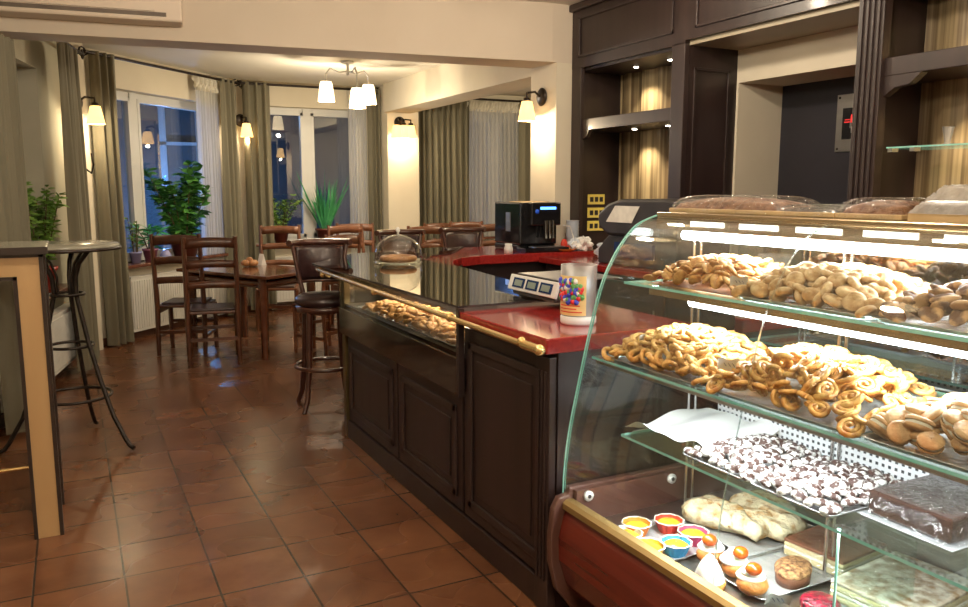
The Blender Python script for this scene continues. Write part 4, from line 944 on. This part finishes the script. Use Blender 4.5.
cs = thing('paper_cup_stack', 'white-blue stack of paper cups right of the coffee machine', 'cups', (3.61, 5.46, 1.012))
for k in range(6): ob('paper_cup', MB().lathe([(.001,0),(.04,0),(.052,.105),(.055,.108),(.05,.104)], 20, T=T(0,0,.025*k)), 'bluepaper', cs)
tag(ob('small_jar', MB().lathe([(.001,0),(.032,0),(.034,.04),(.026,.06),(.028,.075),(.001,.075)], 20), 'white', None, (2.93, 5.3, 1.012)), 'small clear glass jar at the counter edge in front of the coffee machine', 'jar')
tag(ob('red_tag', MB().ball((0,0,.05), (.03,.02,.045)).ball((.03,0,.02), (.03,.02,.02)), 'c_red', None, (3.46,5.35,1.012)), 'small red pouch beside the coffee machine hose', 'pouch')
t = thing('saucer', 'orange-brown plate with leftovers in front of the cup stack', 'plate', (3.45, 5.32, 1.012)); ob('plate', MB().lathe([(.001,.0),(.05,0),(.09,.014),(.092,.017),(.05,.006),(.001,.006)], 28), 'c_orange', t); ob('crumbs', MB().ball((0,.0,.015), (.04,.03,.012)).ball((.04,.01,.015), (.02,.02,.012)), 'bread', t)
def crumple(r, seed):
    rnd = random.Random(seed); ph = [rnd.uniform(0,6) for _ in range(6)]
    def fn(u, v):
        a = 2*PI*u; b = PI*v; k = 1+.22*math.sin(3*a+ph[0]+4*b)+.16*math.sin(5*a+ph[1]-3*b)+.1*math.sin(9*a+7*b+ph[2])
        return (r[0]*k*math.sin(b)*math.cos(a), r[1]*k*math.sin(b)*math.sin(a), r[2]*(1-math.cos(b)*k)*.9)
    mb = MB().grid(fn, 26, 14, smooth=False); return mb
tag(ob('crumpled_bag', crumple((.09,.07,.06), 3), 'bluepaper', None, (3.52, 5.12, .0) if 0 else (3.45, 5.27+.0, 1.012)), 'crumpled white-blue bag nearest the cup stack', 'bag') if 0 else None
for i, (x, y, r, lab, m) in enumerate(((3.56,5.33,(.06,.05,.05),'small crumpled purple-white wrapper behind the orange plate','bluepaper'),(3.6,5.05+.24,(.075,.06,.055),'crumpled white bag left of the till','paper'),(3.55,4.9,(.08,.07,.06),'large crumpled white bag against the till','bluepaper'))):
    tag(ob('crumpled_bag', crumple(r, i+5), m, None, (x, y, 1.012 if i < 2 else .986)), lab, 'bag')
# back service cabinet with till
struct_ = thing('service_cabinet', 'dark low service cabinet behind the pastry case', 'cabinet', (0,0,0))
ob('carcass', MB().box(3.2, 3.68, .3, 5.2, 0, .94), 'dark', struct_, bevel=.004)
for k in range(7): 
    d_ = ob('door', MB().box(3.18, 3.2, .35+k*.69, .99+k*.69, .08, .9), 'dark2', struct_, bevel=.004); ob('handle', MB().tube([(3.165,.42+k*.69,.6),(3.165,.42+k*.69,.75)], .006), 'steel', d_)
ob('worktop', MB().box(3.16, 3.69, .3, 5.24, .94, .985), 'red', struct_, bevel=.005)
tl = thing('cash_register', 'black till with humped hood beside the wall sockets', 'till', (3.45, 4.2, .986))
XY = Matrix(((0,0,1,0),(1,0,0,0),(0,1,0,0),(0,0,0,1)))
ob('body', MB().prism([(-.4,0),(.42,0),(.42,.1),(.3,.2),(-.4,.2)], -.18, .18, T=XY), 'mblack', tl, bevel=.01)
ob('hood', MB().prism([(-.42,.2),(.3,.2),(.40,.26),(.41,.34),(.30,.41),(.16,.445),(-.3,.45),(-.42,.43)], -.2, .2, T=XY), 'mblack', tl, bevel=.02)
ob('receipt_paper', MB().prism([(.02,.29),(.30,.29),(.20,.40),(-.06,.40)], -.204, -.201, T=XY), 'c_white', tl)
ob('keypad', MB().box(-.205,-.18,-.2,.2,.06,.16), 'lcd', tl)

# ------------------------------------------------------------------ wall cabinets
def Y(y): return y
wc = thing('wall_cabinet', 'dark cabinet with lit niche at the left end of the wall unit', 'cabinet')
y1, y0 = YB-.01, 4.26
ob('side_panel', MB().box(XC+.0, XB, y1-.04, y1, .99, CZ-.0), 'dark', wc)
ob('front_stile', MB().box(XC-.02, XC+.02, y1-.13, y1, .99, 2.46), 'dark2', wc, bevel=.004)
ob('front_stile', MB().box(XC-.02, XC+.02, y0, y0+.13, .99, 2.46), 'dark2', wc, bevel=.004)
ob('side_panel', MB().box(XC+.02, XB, y0, y0+.03, .99, 2.46), 'dark', wc)
ep = MB()
for x0_, x1_, z0_, z1_ in ((XC+.06,XC+.38,2.28,2.3),(XC+.06,XC+.38,1.05,1.07),(XC+.06,XC+.08,1.05,2.3),(XC+.36,XC+.38,1.05,2.3)): ep.box(x0_, x1_, y0-.012, y0, z0_, z1_)
ob('side_moulding', ep, 'dark2', wc, bevel=.003)
up = ob('upper_panel', MB().box(XC-.02, XB, y0, y1, 2.45, CZ-.06), 'dark', wc)
pm = MB()
for a_, b_, c_, d_ in ((y0+.12,y1-.1,2.53,2.55),(y0+.12,y1-.1,2.82,2.84),(y0+.12,y0+.14,2.53,2.84),(y1-.12,y1-.1,2.53,2.84)): pm.box(XC-.034, XC-.02, a_, b_, c_, d_)
ob('moulding', pm, 'dark2', up, bevel=.004)
ob('niche_ceiling', MB().box(XC+.02, XB, y0+.03, y1-.04, 2.43, 2.45), 'dark', wc)
ob('fabric_back', MB().grid(lambda u, v: (XB-.02+.012*math.sin(u*40), y0+.03+(y1-y0-.07)*u, .99+1.45*v), 60, 2), 'gfab', wc)
sf = ob('shelf', MB().box(XC-.0, XB-.03, y0+.03, y1-.04, 1.96, 2.05), 'dark2', wc, bevel=.004)
ob('corbel', MB().prism([(0,0),(.1,0),(.06,-.05),(0,-.07)], 0, .03, T=Matrix(((0,0,1,XC),(-1,0,0,y1-.13),(0,1,0,1.96),(0,0,0,1)))), 'dark2', sf)
for yy in (4.75, 5.15):
    for zz in (2.43, 1.96):
        ob('spot', MB().lathe([(.001,-.004),(.014,-.004),(.02,0),(.001,0)], 16, T=T(XC+.27, yy, zz)), 'led', wc)
        light('SPOT', 'niche_spot_light', (XC+.25, yy, zz-.012), 26, (1,.82,.55), .01, rot=(0, math.radians(-16), 0), angle=1.5, blend=.8)
hb = thing('header_cabinet', 'long dark overhead cabinet spanning the doorway opening', 'cabinet')
hp = ob('front_panel', MB().box(XC-.02, XC+.02, 2.93, y0, 2.47, CZ-.06), 'dark', hb)
pm = MB()
for a_, b_, c_, d_ in ((3.02,y0-.1,2.53,2.55),(3.02,y0-.1,2.82,2.84),(3.02,3.04,2.53,2.84),(y0-.12,y0-.1,2.53,2.84)): pm.box(XC-.034, XC-.02, a_, b_, c_, d_)
ob('moulding', pm, 'dark2', hp, bevel=.004)
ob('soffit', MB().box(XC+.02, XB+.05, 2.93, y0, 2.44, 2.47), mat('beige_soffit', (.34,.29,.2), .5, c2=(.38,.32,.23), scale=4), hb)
w2_ = thing('wall_cabinet', 'dark cabinet with glass shelf at the right end of the wall unit', 'cabinet')
ya, yb = .9, 2.93
st = MB().box(XC-.03, XC+.03, yb-.15, yb, .99, CZ-.06)
for k in range(4): st.box(XC-.04, XC-.03, yb-.13+k*.032, yb-.115+k*.032, .99, CZ-.06)
ob('fluted_stile', st, 'dark2', w2_, bevel=.003)
ob('side_panel', MB().box(XC+.03, XB, yb-.06, yb-.02, .99, CZ-.06), 'dark', w2_)
ob('upper_panel', MB().box(XC-.02, XB, ya, yb-.15, 2.5, CZ-.06), 'dark', w2_)
ob('far_side', MB().box(XC-.02, XB, ya-.04, ya, .99, CZ-.06), 'dark', w2_)
ob('fabric_back', MB().grid(lambda u, v: (XB-.02+.012*math.sin(u*60), ya+(yb-.06-ya)*u, .99+1.5*v), 80, 2), 'gfab', w2_)
s2_ = ob('shelf', MB().box(XC-.0, XB-.03, ya, yb-.06, 2.06, 2.15), 'dark2', w2_, bevel=.004)
ob('corbel', MB().prism([(0,0),(.2,0),(.14,-.05),(.06,-.06),(0,-.1)], 0, .05, T=Matrix(((0,0,1,XC),(-1,0,0,yb-.15),(0,1,0,2.06),(0,0,0,1)))), 'dark2', s2_)
ob('cornice', MB().box(XC-.06, XB, ya, YB-.01, CZ-.06, CZ-.005), 'dark2', w2_, bevel=.01)
for yy in (2.45, 1.7):
    ob('spot', MB().lathe([(.001,-.004),(.014,-.004),(.02,0),(.001,0)], 16, T=T(XC+.2, yy, 2.06)), 'led', w2_)
    light('SPOT', 'niche_spot_light', (XC+.25, yy, 2.04), 24, (1,.78,.48), .01, rot=(0, math.radians(-16), 0), angle=1.6, blend=.8)
    light('SPOT', 'niche_spot_light', (XC+.25, yy, 2.47), 18, (1,.78,.48), .01, rot=(0, math.radians(-16), 0), angle=1.6, blend=.8)
gs = thing('glass_shelf', 'small green-edged glass shelf in the right cabinet niche', 'shelf', (XC+.02, 2.0, 1.70))
ob('glass_plate', MB().prism([(-.02,-.7),(.3,-.7),(.3,.74),(-.02,.74)], 0, .008, side_mi=1), ['glassshelf','gedge'], gs)
for yy in (.6, .72): ob('clamp', MB().box(-.02,.03,yy-.012,yy+.012,-.018,0), 'steel', gs)
gl_ = thing('shot_glass', 'small faceted glass standing on the glass shelf', 'glass', (XC+.12, 2.5, 1.708)); ob('bowl', MB().lathe([(.012,.01),(.016,.03),(.026,.085),(.028,.09)], 12, smooth=False), 'milky', gl_); ob('foot', MB().lathe([(.001,0),(.022,0),(.02,.008),(.012,.012)], 16), 'milky', gl_)
# wall behind the opening with navy recess
struct('wall_service', MB().box(XB+.0, XB+.06, 4.24, YB+.1, 0, CZ).box(XB, XB+.06, .0, 4.24, 2.22, CZ).box(XB+.06, XB+.5, 4.24, 4.3, 0, 2.22).box(XB+.06, XB+.5, -3.0, 4.24, 2.22, 2.27).box(XB, XB+.06, -3.0, .0, 0, CZ), 'cream')
struct('wall_navy', MB().box(XB+.42, XB+.5, -1, 4.24, 0, 2.22), 'navy')
pc = thing('wall_picture', 'square metal-framed dark picture with red glow on the navy wall', 'picture', (XB+.42, 3.61, 1.93))
ob('metal_plate', MB().box(-.012,0,-.2,.15,-.19,.18), 'steel', pc, bevel=.002)
im = ob('dark_image', MB().box(-.015,-.012,-.1,.1,-.11,.09), 'black', pc)
ob('red_glow', MB().box(-.0165,-.015,-.09,.085,-.004,.003).box(-.0165,-.015,.04,.08,.012,.018).ball((-.016,.03,.02), (.003,.007,.028)).box(-.0165,-.015,-.06,-.03,.01,.014), 'redglow', im)
ob('pale_figure', MB().box(-.0165,-.015,.0,.03,-.07,-.03).box(-.0165,-.015,-.02,.0,-.06,-.04).box(-.0165,-.015,.03,.04,-.04,.01), 'steel', im)
for y_, z_ in ((-.18,.16),(.13,.16),(-.18,-.17),(.13,-.17)): ob('corner_screw', MB().ball((-.013,y_,z_), .008), 'iron', pc)
# sockets on the cabinet side (facing the camera)
for i, z in enumerate((1.41, 1.30, 1.19)):
    t = thing('socket_plate', ['yellow triple socket plate, top of the three on the cabinet side','yellow triple socket plate, middle of the three on the cabinet side','yellow triple socket plate, bottom of the three on the cabinet side'][i], 'socket', (XC+.21, y1-.04, z))
    ob('plate', MB().box(-.085,.085,-.01,0,-.042,.042), 'goldplate', t, bevel=.004)
    for k in (-1, 0, 1): ob('outlet', MB().box(k*.048-.017,k*.048+.017,-.013,-.01,-.02,.02), 'mblack', t, bevel=.003)

# ------------------------------------------------------------------ added unseen ceiling globes that fill front room and annex
def fill_globe(x, y, z, p, c=(1,.84,.64), lab=''):
    t = thing('fill_ceiling_globe', lab, 'added ceiling light', (x, y, z))
    ob('trim_ring', MB().lathe([(.06,0),(.085,0),(.085,-.006),(.06,-.01)], 24), 'white', t)
    ob('globe', MB().lathe([(.02,-.006),(.05,-.03),(.075,-.08),(.07,-.12),(.03,-.15),(.001,-.155)], 20), 'shade', t); ob('bulb_tip', MB().tube([(0,0,-.15),(0,0,-.165)], .008), 'brass', t)
    light('POINT', 'ceiling_fill_light', (x, y, z-.2), p, c, .05)
for k, (x, y, p) in enumerate(((.2,.6,36),(.2,2.6,36),(1.4,3.9,17),(-1.2,3.9,14),(2.7,2.2,27),(2.75,4.0,24),(.6,-1.4,60))):
    fill_globe(x, y, CZ, p*1.5, lab='added unseen frosted globe ceiling light %s' % ('above the entrance floor','over the aisle beside the high table','in front of the bar counter','at the left side of the room','above the service aisle','above the till','at the rear of the room behind the viewer')[k])
fill_globe(5.2, 7.6, BC, 50, (1,.85,.6), 'added unseen frosted globe ceiling light in the annex')
w = bpy.data.worlds.new('night'); S.world = w; w.use_nodes = True
w.node_tree.nodes['Background'].inputs[0].default_value = (.05,.055,.08,1); w.node_tree.nodes['Background'].inputs[1].default_value = .4
# ------------------------------------------------------------------ camera
cam = bpy.data.cameras.new('camera'); co_ = bpy.data.objects.new('camera', cam); COL.objects.link(co_); S.camera = co_
cam.sensor_width = 36; cam.lens = 800/968*36; cam.clip_start = .02
YAW = math.atan(415/math.hypot(800,115)); PIT = math.atan(115/800)
co_.location = (0,0,H); co_.rotation_euler = (PI/2-PIT, 0, -YAW)
S.view_settings.view_transform = 'Standard'; S.view_settings.look = 'None'; S.view_settings.exposure = .15; S.view_settings.gamma = 1.03
try:
    S.cycles.max_bounces = 10; S.cycles.transparent_max_bounces = 24; S.cycles.glossy_bounces = 5; S.cycles.diffuse_bounces = 4
    S.cycles.caustics_reflective = False; S.cycles.caustics_refractive = False; S.cycles.sample_clamp_indirect = 4
    S.cycles.use_denoising = True
except Exception: pass
